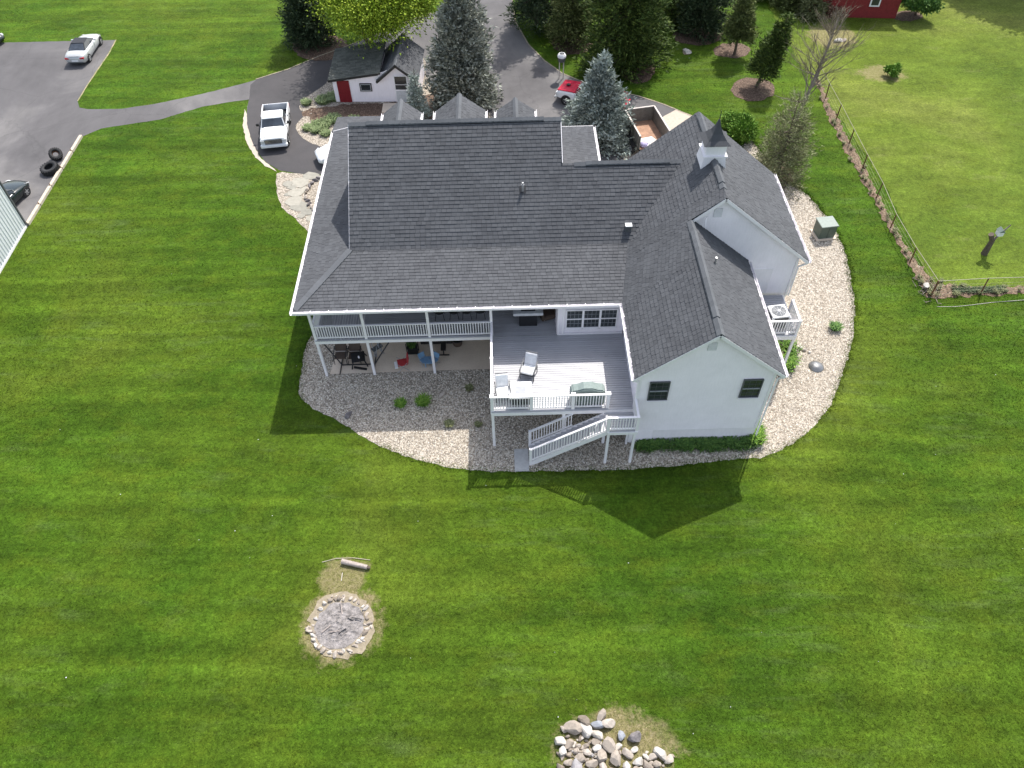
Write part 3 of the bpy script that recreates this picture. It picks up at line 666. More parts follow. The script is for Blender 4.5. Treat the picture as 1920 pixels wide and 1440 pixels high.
# windows
def window(o, u, n, w_, h_, cols, rows, sash=2, frame_=.06, parent=house, dark=False, name='window'):
    """o lower-left corner, u along, n outwards"""
    o = Vector(o); u = Vector(u); n = Vector(n); z = Vector((0,0,1)); fm = M['darkgrey'] if dark else tr
    def bar(p, q, wd, dp, mb): mb.beam(p, q, dp, wd, up=(0,0,1)) if abs((q-p).normalized().z) < .5 else mb.beam(p, q, wd, dp, up=n)
    f = MB()
    a, b, c, d = o, o+u*w_, o+u*w_+z*h_, o+z*h_
    hw = frame_/2
    for p, q in ((a-u*hw, b+u*hw), (d-u*hw, c+u*hw)): f.beam(p+n*.03, q+n*.03, .07, frame_)
    for p, q in ((a+z*hw, d-z*hw), (b+z*hw, c-z*hw)): f.beam(p+n*.03, q+n*.03, frame_, .07, up=n)
    fr = f.build(name, fm, parent)
    for k in range(sash):
        z0 = h_*k/sash+.03; z1 = h_*(k+1)/sash-.03
        MB().add([o+u*.03+z*z0+n*.02, o+u*(w_-.03)+z*z0+n*.02, o+u*(w_-.03)+z*z1+n*.02, o+u*.03+z*z1+n*.02], [(0,1,2,3)]).build('pane', M['glass'], fr)
        g = MB()
        for i in range(1, cols): g.beam(o+u*(w_*i/cols)+z*z0+n*.03, o+u*(w_*i/cols)+z*z1+n*.03, .012, .012, up=n)
        for j in range(1, rows): g.beam(o+u*.03+z*(z0+(z1-z0)*j/rows)+n*.03, o+u*(w_-.03)+z*(z0+(z1-z0)*j/rows)+n*.03, .012, .012)
        if g.v: g.build('muntin', M['darkgrey'] if dark else M['grey'], fr)
        if k: MB().beam(o+z*(h_*k/sash)+n*.03, o+u*w_+z*(h_*k/sash)+n*.03, .05, .05).build('meeting_rail', fm if not dark else M['grey'], fr)
    MB().beam(o-u*.05-z*.03+n*.06, o+u*(w_+.05)-z*.03+n*.06, .09, .04).build('sill', tr, fr)
    return fr
window((15.98,-4.95,3.44),(1,0,0),(0,-1,0),.86,1.24,3,2,2,.05,dark=True); window((20.16,-4.95,3.46),(1,0,0),(0,-1,0),.84,1.22,3,2,2,.05,dark=True)
wl = onY(1061,614,-.12); wr = onY(1160,580,-.12); wb_ = onY(1061,614,-.12)[2]; wt = onY(1063,581,-.12)[2]; www = (wr[0]-wl[0])/3
for k in range(3): window((wl[0]+k*www,-.13,wb_),(1,0,0),(0,-1,0),www-.05,wt-wb_,4,2,2,.05)
window((15.44,-2.2,3.5),(0,-1,0),(-1,0,0),1.0,1.2,3,2,2,.05,dark=True)
for xx in (3.2, 5.4, 9.3): window((xx,3.42,3.5),(1,0,0),(0,-1,0),1.0,1.3,3,2,2,.05)
# garage side door
dr = MB().box((22.32,2.49,DECK+.02),(23.2,2.53,4.42)).build('door', M['white'], house)
MB().box((22.25,2.48,4.42),(23.27,2.54,4.5)).box((22.25,2.48,DECK),(22.32,2.54,4.42)).box((23.2,2.48,DECK),(23.27,2.54,4.42)).build('door_frame', tr, dr)
# cupola
cx, cy, cz = XGR, 5.9, ZGR
bs = MB(); s_ = .55
bs.add([(cx-s_-.08,cy-s_-.08,cz-.62),(cx+s_+.08,cy-s_-.08,cz-.62),(cx+s_+.08,cy+s_+.08,cz-.62),(cx-s_-.08,cy+s_+.08,cz-.62)]+[(cx+i*(s_-.03),cy+j*(s_-.03),cz+.12) for i,j in ((-1,-1),(1,-1),(1,1),(-1,1))], [(0,1,5,4),(1,2,6,5),(2,3,7,6),(3,0,4,7)])
cup = bs.build('cupola', tr, house)
MB().box((cx-s_-.04,cy-s_-.04,cz+.12),(cx+s_+.04,cy+s_+.04,cz+.19)).box((cx-s_+.06,cy-s_+.06,cz+.19),(cx+s_-.06,cy+s_-.06,cz+.72)).box((cx-s_-.02,cy-s_-.02,cz+.72),(cx+s_+.02,cy+s_+.02,cz+.78)).build('cupola_body', tr, cup)
MB().lathe([(.92,.78),(.62,.95),(.36,1.2),(.17,1.5),(.05,1.85),(.0,1.9)], (cx,cy,cz), 4).build('cupola_roof', M['shingle'], cup)
pr = col.objects[-1]
for vtx in pr.data.vertices:   # square the four sided flare with the house
    o_ = Vector((cx-9, cy-6, 0)); v_ = Vector(vtx.co)-o_; c45 = math.sqrt(.5); vtx.co = Vector(((v_.x-v_.y)*c45+o_.x, (v_.x+v_.y)*c45+o_.y, vtx.co.z))
MB().cyl((cx,cy,cz+1.8),(cx,cy,cz+2.3),.025,.012,6).build('finial', M['black'], cup)
# roof vents
vz = lambda yy: ZBK+.7011*(yy-YBK)
a = (10.63, 5.67); MB().cyl((a[0],a[1],vz(a[1])-.1),(a[0],a[1],vz(a[1])+.38),.07,.07,10).cyl((a[0],a[1],vz(a[1])+.38),(a[0],a[1],vz(a[1])+.5),.05,.05,10).build('vent_pipe', M['chrome'], house)
MB().beam((a[0],a[1]-.12,vz(a[1]-.12)+.03),(a[0],a[1]+.2,vz(a[1]+.2)+.03),.3,.03).build('pipe_flashing', M['black'], house)
p = onY(1181,405,3.9); zz = vz(3.9); MB().box((p[0]-.15,3.8,zz-.05),(p[0]+.15,4.05,zz+.28)).build('box_vent', M['darkgrey'], house); MB().box((p[0]-.17,3.78,zz+.28),(p[0]+.17,4.07,zz+.32)).build('vent_cap', M['ltgrey'], house)
zq = lambda xx: ZWR-K*(xx-XWR)
MB().cyl((19.35,.05,zq(19.35)-.1),(19.35,.05,zq(19.35)+.33),.055,.055,10).build('vent_pipe', M['chrome'], house)

# ---------------------------------------------------------------- porch, deck, stairs
def baluster_mesh(h, name='baluster'):
    mb = MB().box((-.02,-.02,0),(.02,.02,h)); me = bpy.data.meshes.new(name); me.from_pydata(mb.v, [], mb.f); me.materials.append(tr); return me
BAL = baluster_mesh(.74)
def railing(root, a, b, h=.95, n=None, posts=(), me=BAL, gap=.125, name='railing'):
    """a,b: floor level points. top rail is the railing part, the rest are its pieces"""
    a = Vector(a); b = Vector(b); d = b-a; L = Vector((d.x,d.y,0)).length; z = Vector((0,0,1)); o = rootloc(root)
    r = MB().beam(a+z*h, b+z*h, .10, .05).build(name, tr, root)
    MB().beam(a+z*.12, b+z*.12, .06, .06).build('bottom_rail', tr, r)
    k = n or int(L/gap)
    for i in range(k):
        p = a+d*((i+.5)/k)+z*.15; link('baluster', me, r, p-o)
    return r
def post(root, x, y, z0, z1, w_=.13, name='post'): return MB().box((x-w_/2,y-w_/2,z0),(x+w_/2,y+w_/2,z1)).build(name, tr, root)
porch = thing('porch', 'covered white railed porch on tall posts above the rear patio', 'porch', (4, 1.5, 0))
XP = [0., 2.54, 5.74, 8.87]
for x in XP[:3]:
    post(porch, x, 0, .0, DECK-.28); post(porch, x, 0, DECK-.02, ZE-.12)
post(porch, XP[3], 0, DECK-.02, ZE-.12); post(porch, XP[3], 0, 0, DECK-.28)
MB().box((-.09,-.09,DECK-.26),(8.8,.0,DECK-.07)).build('beam', tr, porch)
MB().box((-.09,.0,DECK-.26),(.0,3.4,DECK-.07)).build('beam', tr, porch)
def boards(root, x0, x1, y0, y1, z, w_=.14, along='x', mat=None, h_=.035):
    n = max(1, round(((y1-y0) if along == 'x' else (x1-x0))/w_)); L = (x1-x0) if along == 'x' else (y1-y0); step = ((y1-y0) if along == 'x' else (x1-x0))/n
    mb = MB().box((0,0,-h_),(L,step-.02,0)) if along == 'x' else MB().box((0,0,-h_),(step-.02,L,0))
    me = bpy.data.meshes.new('board'); me.from_pydata(mb.v, [], mb.f); me.materials.append(mat or M['deckpaint']); o = rootloc(root)
    for i in range(n):
        p = Vector((x0, y0+i*step, z)) if along == 'x' else Vector((x0+i*step, y0, z)); link('board', me, root, p-o)
boards(porch, -.05, 2.3, -.12, 3.4, DECK, .14, 'y'); boards(porch, 2.3, 8.8, -.12, 3.4, DECK, .14, 'x')
boards(porch, -.05, 1.9, 3.42, 14.8, DECK, .14, 'y')
for x0, x1 in zip(XP, XP[1:]): railing(porch, (x0+.07,0,DECK), (x1-.07,0,DECK), .93)
railing(porch, (0,.07,DECK), (0,3.8,DECK), .93); railing(porch, (0,3.95,DECK), (0,8.3,DECK), .93); railing(porch, (0,8.45,DECK), (0,13.5,DECK), .93)
for yy in (3.87, 8.37, 13.6): post(porch, 0, yy, DECK-.02, ZE-.12); post(porch, 0, yy, 0, DECK-.28)

deck = thing('deck', 'open raised deck of pale grey boards with white balustrades beside the gable wing', 'deck', (12, -2, 0))
XD0, XD1, YD = 8.87, 15.46, -4.83
boards(deck, XD0-.05, 12.14, -.1, 3.4, DECK, .14); boards(deck, XD0-.05, XD1, YD-.12, -.1-.02, DECK, .14)
MB().box((XD0-.06,YD-.14,DECK-.27),(14.15,YD-.06,DECK-.06)).build('beam', tr, deck); MB().box((XD0-.09,YD-.06,DECK-.27),(XD0-.0,-.1,DECK-.06)).build('beam', tr, deck)
MB().box((14.16,YD-.145,DECK-.25),(15.46,YD-.12,DECK-.04)).build('riser', tr, deck)
jb = MB()
for k in range(14): jb.box((XD0+.1+k*.48,YD,DECK-.24),(XD0+.14+k*.48,3.3,DECK-.045))
jb.build('joists', M['tan'], deck)
post(deck, XD0, YD, 0, DECK-.27); post(deck, 12.2, YD-.02, 0, DECK-.27, .15); post(deck, 14.2, YD, 0, DECK-.27)
for x in (XD0, 10.68, 12.6, 14.2): 
    post(deck, x, YD, DECK-.05, DECK+1.0, .15); MB().box((x-.1,YD-.1,DECK+1.0),(x+.1,YD+.1,DECK+1.04)).build('post_cap', tr, deck)
for x0, x1 in ((XD0,10.68),(10.68,12.6),(12.6,14.2)): railing(deck, (x0+.08,YD,DECK), (x1-.08,YD,DECK), .95)
post(deck, XD0, -2.45, DECK-.05, DECK+1.0, .15)
railing(deck, (XD0,YD+.08,DECK), (XD0,-2.53,DECK), .95); railing(deck, (XD0,-2.37,DECK), (XD0,-.07,DECK), .95)

stairs = thing('staircase', 'white railed stairs with grey treads descending from the deck to gravel', 'stairs', (12.5, -5.6, 0))
ZL = 2.58; YL0, YL1 = -6.02, -4.94; XS = 14.12; XB = 10.6
boards(stairs, XS, 15.5, YL0-.06, YL1-.01, ZL, .14)
MB().box((XS,YL0-.1,ZL-.22),(15.5,YL0-.05,ZL-.04)).build('beam', tr, stairs); MB().box((XS-.02,YL0-.05,ZL-.22),(XS+.03,YL1,ZL-.04)).build('beam', tr, stairs)
post(stairs, XS+.06, YL0, 0, ZL-.22, .12); post(stairs, 15.38, YL0, 0, ZL-.22, .12); post(stairs, 15.32, YL1, 0, ZL-.22, .1)
for x in (XS+.02, 15.44): post(stairs, x, YL0, ZL-.1, ZL+1.0, .13)
post(stairs, 15.44, YL1+.1, ZL-.1, DECK+.98, .12)
railing(stairs, (XS+.09,YL0,ZL), (15.37,YL0,ZL), .95); railing(stairs, (15.44,YL0+.07,ZL), (15.44,YL1+.04,ZL), .95)
nst = 14; run = (XS-XB)/nst; rise = ZL/(nst+1)
trm = MB().box((-.02,-.5,-.035),(run+.03,.5,0)); tme = bpy.data.meshes.new('tread'); tme.from_pydata(trm.v, [], trm.f); tme.materials.append(M['deckpaint'])
rim = MB().box((0,-.5,0),(.02,.5,rise-.036)); rme = bpy.data.meshes.new('riser'); rme.from_pydata(rim.v, [], rim.f); rme.materials.append(tr)
o = rootloc(stairs); ym = (YL0+YL1)/2
for k in range(nst):
    zt = ZL-rise*(k+1); x = XS-run*(k+1); link('tread', tme, stairs, Vector((x, ym, zt))-o); link('riser', rme, stairs, Vector((x+run-.0, ym, zt))-o)
for yy in (YL0+.0, YL1-.04): MB().beam((XS,yy,ZL-.14),(XB,yy,.06), .05, .26).build('stringer', tr, stairs)
for yy in (YL0, YL1-.02):
    xt = XS if yy < -5.5 else 12.62; post(stairs, XB-.0, yy, 0, 1.28, .12)
    railing(stairs, (xt,yy,.24+(xt-XB)/(XS-XB)*(ZL-.26)), (XB,yy,.24), .98, gap=.125)

sdeck = thing('side_deck', 'small white railed side deck carrying an air conditioner beside the garage gable', 'deck', (23, 1, 0))
boards(sdeck, 21.55, 24.12, -.5, 2.4, DECK-.06, .14, 'x')
MB().box((21.55,-.56,DECK-.36),(24.15,-.5,DECK-.1)).build('beam', tr, sdeck); MB().box((24.12,-.5,DECK-.36),(24.18,2.4,DECK-.1)).build('beam', tr, sdeck)
for x, yy in ((21.9,-.45),(24.1,-.45),(24.1,2.3)): post(sdeck, x, yy, 0, DECK-.36, .12)
for x, yy in ((24.1,-.45),(24.1,.98),(21.65,-.45)): post(sdeck, x, yy, DECK-.1, DECK+.92, .12)
railing(sdeck, (21.7,-.45,DECK-.06), (24.03,-.45,DECK-.06), .93); railing(sdeck, (24.1,-.38,DECK-.06), (24.1,.92,DECK-.06), .93)

def leaf_blades(name, mat, parent, n, area, h, wd, arch=.5, seed=0, loc=(0,0,0), z0=0.):
    rs = np.random.RandomState(seed); p = area(rs, n); a = rs.uniform(0, 2*np.pi, n); L = h*rs.uniform(.6,1.2,n); w2 = wd*rs.uniform(.6,1.2,n)
    dx, dy = np.cos(a), np.sin(a); V = np.zeros((n, 5, 3)); r1, r2 = arch*.35*L, arch*L
    for i, (r, z, ww) in enumerate(((0, 0, .6), (0, 0, -.6), (r1, .7, 1), (r1, .7, -1))):
        V[:,i,0] = p[:,0]+dx*r-dy*w2*ww; V[:,i,1] = p[:,1]+dy*r+dx*w2*ww; V[:,i,2] = z0+L*z
    V[:,4,0] = p[:,0]+dx*r2; V[:,4,1] = p[:,1]+dy*r2; V[:,4,2] = z0+L*.85
    b = np.arange(n)*5; F = np.concatenate([np.stack([b,b+1,b+3],1), np.stack([b,b+3,b+2],1), np.stack([b+2,b+3,b+4],1)])
    return npmesh(name, V.reshape(-1,3), F, mat, parent)
def strip(x0, x1, y0, y1): return lambda rs, n: np.stack([rs.uniform(x0,x1,n), rs.uniform(y0,y1,n)],1)
def clumps(x0, x1, y0, y1, n_=40, sd=.12):
    def f(rs, n):
        c = np.stack([rs.uniform(x0,x1,n_), rs.uniform(y0,y1,n_)],1)[rs.randint(0,n_,n)]; p = c+rs.normal(0,sd,(n,2)); p[:,0] = np.clip(p[:,0],x0-.1,x1+.15); p[:,1] = np.clip(p[:,1],y0-.25,y1); return p
    return f
def disc(r): return lambda rs, n: (lambda a, q: np.stack([np.cos(a)*q, np.sin(a)*q],1))(rs.uniform(0,6.28,n), r*np.sqrt(rs.rand(n)))
# ---------------------------------------------------------------- things on the decks
ac = thing('air_conditioner', 'square grey air conditioner with round fan grille on the side deck', 'air conditioner', (23.25, .35, DECK-.06), .12)
MB().box((-.42,-.42,.03),(.42,.42,.78)).build('cabinet', M['darkgrey'], ac, world=False, bevel=.02)
lid = MB().box((-.45,-.45,.78),(.45,.45,.86)).build('top_panel', M['ltgrey'], ac, world=False, bevel=.02)
for k in range(4):
    x = (-.43, .43)[k % 2]; y = (-.43, .43)[k//2]; MB().box((x-.05,y-.05,.0),(x+.05,y+.05,.8)).build('corner_post', M['ltgrey'], ac, world=False)
MB().lathe([(.37,.862),(.37,.875),(.0,.868)], n=20).build('fan_well', M['darkgrey'], ac, world=False)
gr = MB()
for r in (.36,.29,.22,.15): gr.lathe([(r,.88),(r-.012,.892),(r-.024,.88)], n=20)
for k in range(8):
    a = k*math.pi/4; gr.beam((0,0,.89),(.36*math.cos(a),.36*math.sin(a),.885), .014, .01)
gr.build('fan_grille', M['ltgrey'], ac, world=False); MB().cyl((0,0,.87),(0,0,.91),.09,.07,12).build('hub', M['white'], ac, world=False)

def chair_deck(loc, rz, label, cush2, nm='patio_chair'):
    t = thing(nm, label, 'chair', loc, rz, 'cushioned chairs on the deck')
    MB().box((-.3,-.3,.36),(.3,.32,.48)).build('seat_cushion', M['cushion_w'], t, world=False, bevel=.03)
    MB().beam((0,.30,.46),(0,.56,1.0), .58, .11, up=(0,-1,.4)).build('back_cushion', cush2, t, world=False, bevel=.03)
    for sx in (-1, 1):
        for y in (-.3, .3): MB().box((sx*.34-.02,y-.02,0),(sx*.34+.02,y+.02,.62 if y < 0 else .5)).build('leg', M['darkgrey'], t, world=False)
        MB().beam((sx*.34,-.33,.63),(sx*.34,.42,.66), .05, .03).build('armrest', M['darkgrey'], t, world=False)
    MB().box((-.32,-.32,.30),(.32,.34,.35)).build('seat_frame', M['darkgrey'], t, world=False)
    MB().beam((-.3,.60,1.03),(.3,.60,1.03), .03, .03).build('back_frame', M['darkgrey'], t, world=False)
    return t
chair_deck((10.62,-2.75,DECK), -.32, 'white cushioned chair with grey back cushion, angled in the middle of the deck', M['cushion'])
chair_deck((9.38,-4.05,DECK), .1, 'white chair squeezed between the deck railing and the square fire table', M['cushion_w'])
ft = thing('fire_table', 'square white fire table with grey centre panel beside the front railing', 'table', (10.2,-4.15,DECK))
MB().box((-.52,-.5,.55),(.52,.5,.62)).build('table_top', M['cushion_w'], ft, world=False, bevel=.01)
MB().box((-.25,-.22,.62),(.25,.22,.635)).build('burner_lid', M['grey'], ft, world=False)
MB().box((-.42,-.4,0),(.42,.4,.55)).build('base', M['black'], ft, world=False)
gc = thing('covered_grill', 'grill under a grey green fitted cover with arched top at the front railing', 'grill', (13.28,-4.42,DECK))
mb = MB(); prof = [(-.8,0),(-.8,.8),(-.72,.98),(-.45,1.03),(-.2,1.14),(.2,1.14),(.45,1.03),(.72,.98),(.8,.8),(.8,0)]
prismy(mb, prof, -.24, .26); mb.build('cover', M['covergreen'], gc, world=False, bevel=.05, smooth=False)
bar = thing('grill_cabinet', 'light grey barbecue with dark slot, standing in the shade under the eave', 'grill', (10.72,.75,DECK))
MB().box((-.75,-.3,.80),(.75,.3,.98)).build('counter', M['ltgrey'], bar, world=False, bevel=.02)
MB().box((-.36,-.12,.98),(.36,.28,1.0)).build('grate', M['black'], bar, world=False)
MB().box((-.45,-.22,0.02),(.45,.3,.80)).build('base', M['black'], bar, world=False)
wk = thing('wicker_chair', 'dark wicker armchair in the corner by the triple window', 'chair', (11.75,1.1,DECK), .3)
MB().box((-.3,-.3,.1),(.3,.3,.42)).build('seat', M['brown'], wk, world=False, bevel=.04); MB().box((-.34,.24,.1),(.34,.36,.9)).build('backrest', M['brown'], wk, world=False, bevel=.04)
for sx in (-1,1): MB().box((sx*.36-.05,-.3,.1),(sx*.36+.05,.3,.62)).build('armrest', M['brown'], wk, world=False, bevel=.03)
# patio chairs round the porch table: their backs show just below the gutter
for i, (x, d) in enumerate(((6.2,'farthest left, near the middle porch post'),(6.95,'second from the middle post'),(7.6,'third from the middle post'),(8.3,'nearest to the open deck'))):
    t = thing('porch_chair', 'black wire chair at the porch back wall, '+d, 'chair', (x,1.35,DECK), 0, 'black wire chairs on the porch')
    MB().lathe([(.26,.42),(.26,.45),(.0,.45)], n=14).build('seat', M['black'], t, world=False)
    r = MB(); 
    for k in range(14):
        a, b = math.pi*2*k/14, math.pi*2*(k+1)/14
        r.cyl((.27*math.cos(a),-.27*abs(1)+0*a+.0,.72+.2*math.sin(a)),(.27*math.cos(b),-.27,.72+.2*math.sin(b)),.02,.02,5)
    r.build('backrest', M['black'], t, world=False)
    for sx in (-1,1):
        for sy in (-1,1): MB().cyl((sx*.18,sy*.18,.42),(sx*.24,sy*.24,0),.015,.015,5).build('leg', M['black'], t, world=False)

# ---------------------------------------------------------------- things on the patio below the porch
def sling(loc, rz, label):
    t = thing('lounge_chair', label, 'chair', loc, rz, 'brown sling chairs on the patio')
    MB().beam((0,-.3,.40),(0,.28,.34), .62, .03).build('seat', M['brown'], t, world=False)
    MB().beam((0,.30,.36),(0,.62,1.05), .62, .03, up=(0,-1,.4)).build('backrest', M['brown'], t, world=False)
    MB().beam((-.3,.29,.37),(.3,.29,.37), .05, .03).build('cross_bar', M['tan'], t, world=False)
    for sx in (-1,1):
        MB().beam((sx*.33,-.34,.0),(sx*.33,-.3,.62), .03,.03).build('leg', M['black'], t, world=False); MB().beam((sx*.33,.5,.0),(sx*.33,.34,.62), .03,.03).build('leg', M['black'], t, world=False)
        MB().beam((sx*.33,-.32,.62),(sx*.33,.45,.62), .05,.025).build('armrest', M['black'], t, world=False)
    return t
a = G(641,676); sling((a[0],a[1]+.05,.012), 0, 'brown sling patio chair on the left, behind the hammock stand'); a = G(667,676); sling((a[0],a[1]+.05,.012), 0, 'brown sling patio chair on the right of the pair')
hs = thing('hammock_stand', 'long black hammock stand crossing the patio in front of the brown chairs', 'hammock stand', (*G2(671,679),.012))
for p, q in (((-1.75,.5,1.1),(-.8,-.25,.08)),((-.8,-.25,.08),(.95,-.25,.08)),((.95,-.25,.08),(1.85,.5,1.1))): MB().cyl(p,q,.035,.035,8).build('tube', M['black'], hs, world=False)
for x in (-.85,.95): MB().cyl((x,-.85,.04),(x,.6,.04),.03,.03,8).build('foot', M['black'], hs, world=False)
bt = thing('fire_pit_table', 'black metal fire pit on angled legs in front of the sling chairs', 'fire pit', (*G2(674,680), .012), .2)
MB().box((-.36,-.34,.42),(.36,.34,.48)).build('table_top', M['black'], bt, world=False)
for sx in (-1,1):
    for sy in (-1,1): MB().beam((sx*.3,sy*.3,.42),(sx*.42,sy*.4,0),.05,.05).build('leg', M['black'], bt, world=False)
MB().cyl((.05,-.1,.48),(.05,-.1,.6),.05,.05,10).build('cup', M['white'], bt, world=False)
MB().beam((-.3,-.45,.2),(.35,-.6,.02),.12,.06).build('log_tray', M['black'], bt, world=False)
def fold(loc, rz, label, m1, m2, s=1., back=True, nm='folding_chair'):
    t = thing(nm, label, 'chair', loc, rz)
    MB().box((-.25*s,-.25*s,.42*s),(.25*s,.25*s,.46*s)).build('seat', m1, t, world=False, bevel=.01)
    MB().beam((0,.27*s,.46*s),(0,.36*s,.92*s), .5*s,.04*s, up=(0,-1,.2)).build('backrest', m1, t, world=False, bevel=.01)
    if m2: MB().box((-.24*s,-.42*s,.3*s),(.24*s,-.26*s,.34*s)).build('footrest', m2, t, world=False)
    for sx in (-1,1):
        MB().beam((sx*.27*s,-.3*s,0),(sx*.27*s,.26*s,.62*s),.02,.02).build('leg', M['grey'], t, world=False); MB().beam((sx*.27*s,.3*s,0),(sx*.27*s,-.26*s,.62*s),.02,.02).build('leg', M['grey'], t, world=False)
    return t
fold((*G2(756,690),.012), -1.35, 'red folding chair with a white footrest in the centre of the patio', M['redchair'], M['cushion_w'])
for q, l in ((796,'small light blue plastic chair left of the porch post'),(815,'small light blue plastic chair right of the porch post')): fold((*G2(q,683),.012), .6 if q<800 else -.6, l, M['blue'], None, .75, nm='child_chair')
kt = thing('child_table', 'low blue plastic table between the two small blue chairs', 'table', (*G2(806,684),.012)); MB().box((-.25,-.25,.36),(.25,.25,.4)).build('table_top', M['blue'], kt, world=False)
for sx in (-1,1):
    for sy in (-1,1): MB().box((sx*.2-.02,sy*.2-.02,0),(sx*.2+.02,sy*.2+.02,.36)).build('leg', M['blue'], kt, world=False)
fc = thing('camp_chair', 'folded grey camp chair leaning by the second porch post', 'chair', (*G2(710,664),.012), .5)
rs = random.Random(4)
for k in range(7): MB().cyl((rs.uniform(-.35,.35),rs.uniform(-.2,.2),0.02),(rs.uniform(-.35,.35),rs.uniform(-.2,.3),.75),.018,.018,6).build('tube', M['grey'], fc, world=False)
MB().beam((-.3,0,.45),(.3,.1,.5),.3,.03).build('seat', M['darkgrey'], fc, world=False)
pt = thing('potted_plant_stand', 'black stand with green plants under the porch', 'plant stand', (*G2(775,662),.012))
MB().box((-.3,-.2,.5),(.3,.2,.54)).build('shelf', M['black'], pt, world=False); MB().box((-.3,-.2,.1),(.3,.2,.13)).build('shelf', M['black'], pt, world=False)
leaf_blades('leaf', M['shrub_dk'], pt, 120, disc(.2), .4, .03, .6, 3, z0=.54)
for sx in (-1,1): MB().box((sx*.3-.02,-.2,0),(sx*.3+.02,-.16,.9)).build('leg', M['black'], pt, world=False); MB().box((sx*.3-.02,.16,0),(sx*.3+.02,.2,.9)).build('leg', M['black'], pt, world=False)
sb = thing('patio_sofa', 'long black wicker sofa along the patio wall', 'sofa', (6.0,2.3,.012))
MB().box((-1.,-.35,.1),(1.,.35,.42)).build('seat', M['black'], sb, world=False, bevel=.03); MB().box((-1.,.3,.1),(1.,.42,.85)).build('backrest', M['black'], sb, world=False, bevel=.03)
for sx in (-1,1): MB().box((sx*1.05-.08,-.35,.1),(sx*1.05+.08,.4,.65)).build('armrest', M['black'], sb, world=False, bevel=.03)
wb2 = thing('weight_bench', 'black exercise bench standing right of the patio sofa', 'bench', (*G2(833,655),.012))
MB().beam((0,-.5,.45),(0,.5,.5),.28,.08).build('pad', M['black'], wb2, world=False)
for y in (-.45,.45): MB().box((-.3,y-.03,0),(.3,y+.03,.05)).build('foot', M['black'], wb2, world=False); MB().box((-.03,y-.03,0),(.03,y+.03,.45)).build('leg', M['black'], wb2, world=False)
bk = thing('basket', 'round dark woven basket at the shaded back of the patio', 'basket', (*G2(858,646),.012))
MB().lathe([(.0,.02),(.24,.02),(.30,.4),(.27,.4),(.22,.06),(.0,.05)], n=14).build('bowl', M['brown'], bk, world=False)
MB().lathe([(.27,.40),(.32,.42),(.31,.45),(.26,.43)], n=14).build('rim', M['black'], bk, world=False)

# ---------------------------------------------------------------- vehicles (x forward, y left)
def loft(secs, closed=True):
    mb = MB(); n = len(secs[0]); vs = [p for s in secs for p in s]; fs = []
    for i in range(len(secs)-1):
        for k in range(n-1): fs.append((i*n+k, i*n+k+1, (i+1)*n+k+1, (i+1)*n+k))
        fs.append((i*n+n-1, i*n, (i+1)*n, (i+1)*n+n-1))
    fs += [tuple(range(n))[::-1], tuple(range((len(secs)-1)*n, len(secs)*n))]
    return mb.add(vs, fs)
def bodysec(x, hw, zb, zt, crown=.03, sh=.1):
    h = zt-zb
    half = [(hw*.90,zb),(hw*.985,zb+h*.18),(hw,zb+h*.55),(hw*.975,zb+h*.8),(hw*.90,zt-sh*.15),(hw*.6,zt+crown*.6),(0.,zt+crown)]
    return [(x,y,z) for y,z in half]+[(x,-y,z) for y,z in half[-2::-1]]
def wheels(t, xs, hw, r, wd=.22, rim=None):
    for x in xs:
        for sy in (-1,1):
            y0, y1 = sy*(hw-wd+.012), sy*(hw+.012)
            wh = MB().lathe([(r*.55,y0),(r*.93,y0),(r,y0+(y1-y0)*.15),(r,y0+(y1-y0)*.85),(r*.93,y1),(r*.66,y1)], (x,0,r), 20, 'y').build('tyre', M['rubber'], t, world=False, smooth=False)
            mb = MB().lathe([(r*.66,y1-sy*.01),(r*.62,y1-sy*.04),(.0,y1-sy*.05)], (x,0,r), 20, 'y')
            for k in range(5):
                a = k*2*math.pi/5+.3; mb.beam((x,y1-sy*.02,r),(x+r*.62*math.cos(a),y1-sy*.02,r+r*.62*math.sin(a)), .05, .03, up=(0,1,0))
            mb.build('rim', rim or M['alloy'], wh, world=False)
            MB().lathe([(r*1.16,y1-sy*.022),(.0,y1-sy*.022)], (x,0,r+.01), 20, 'y').build('wheel_arch', M['black'], t, world=False)
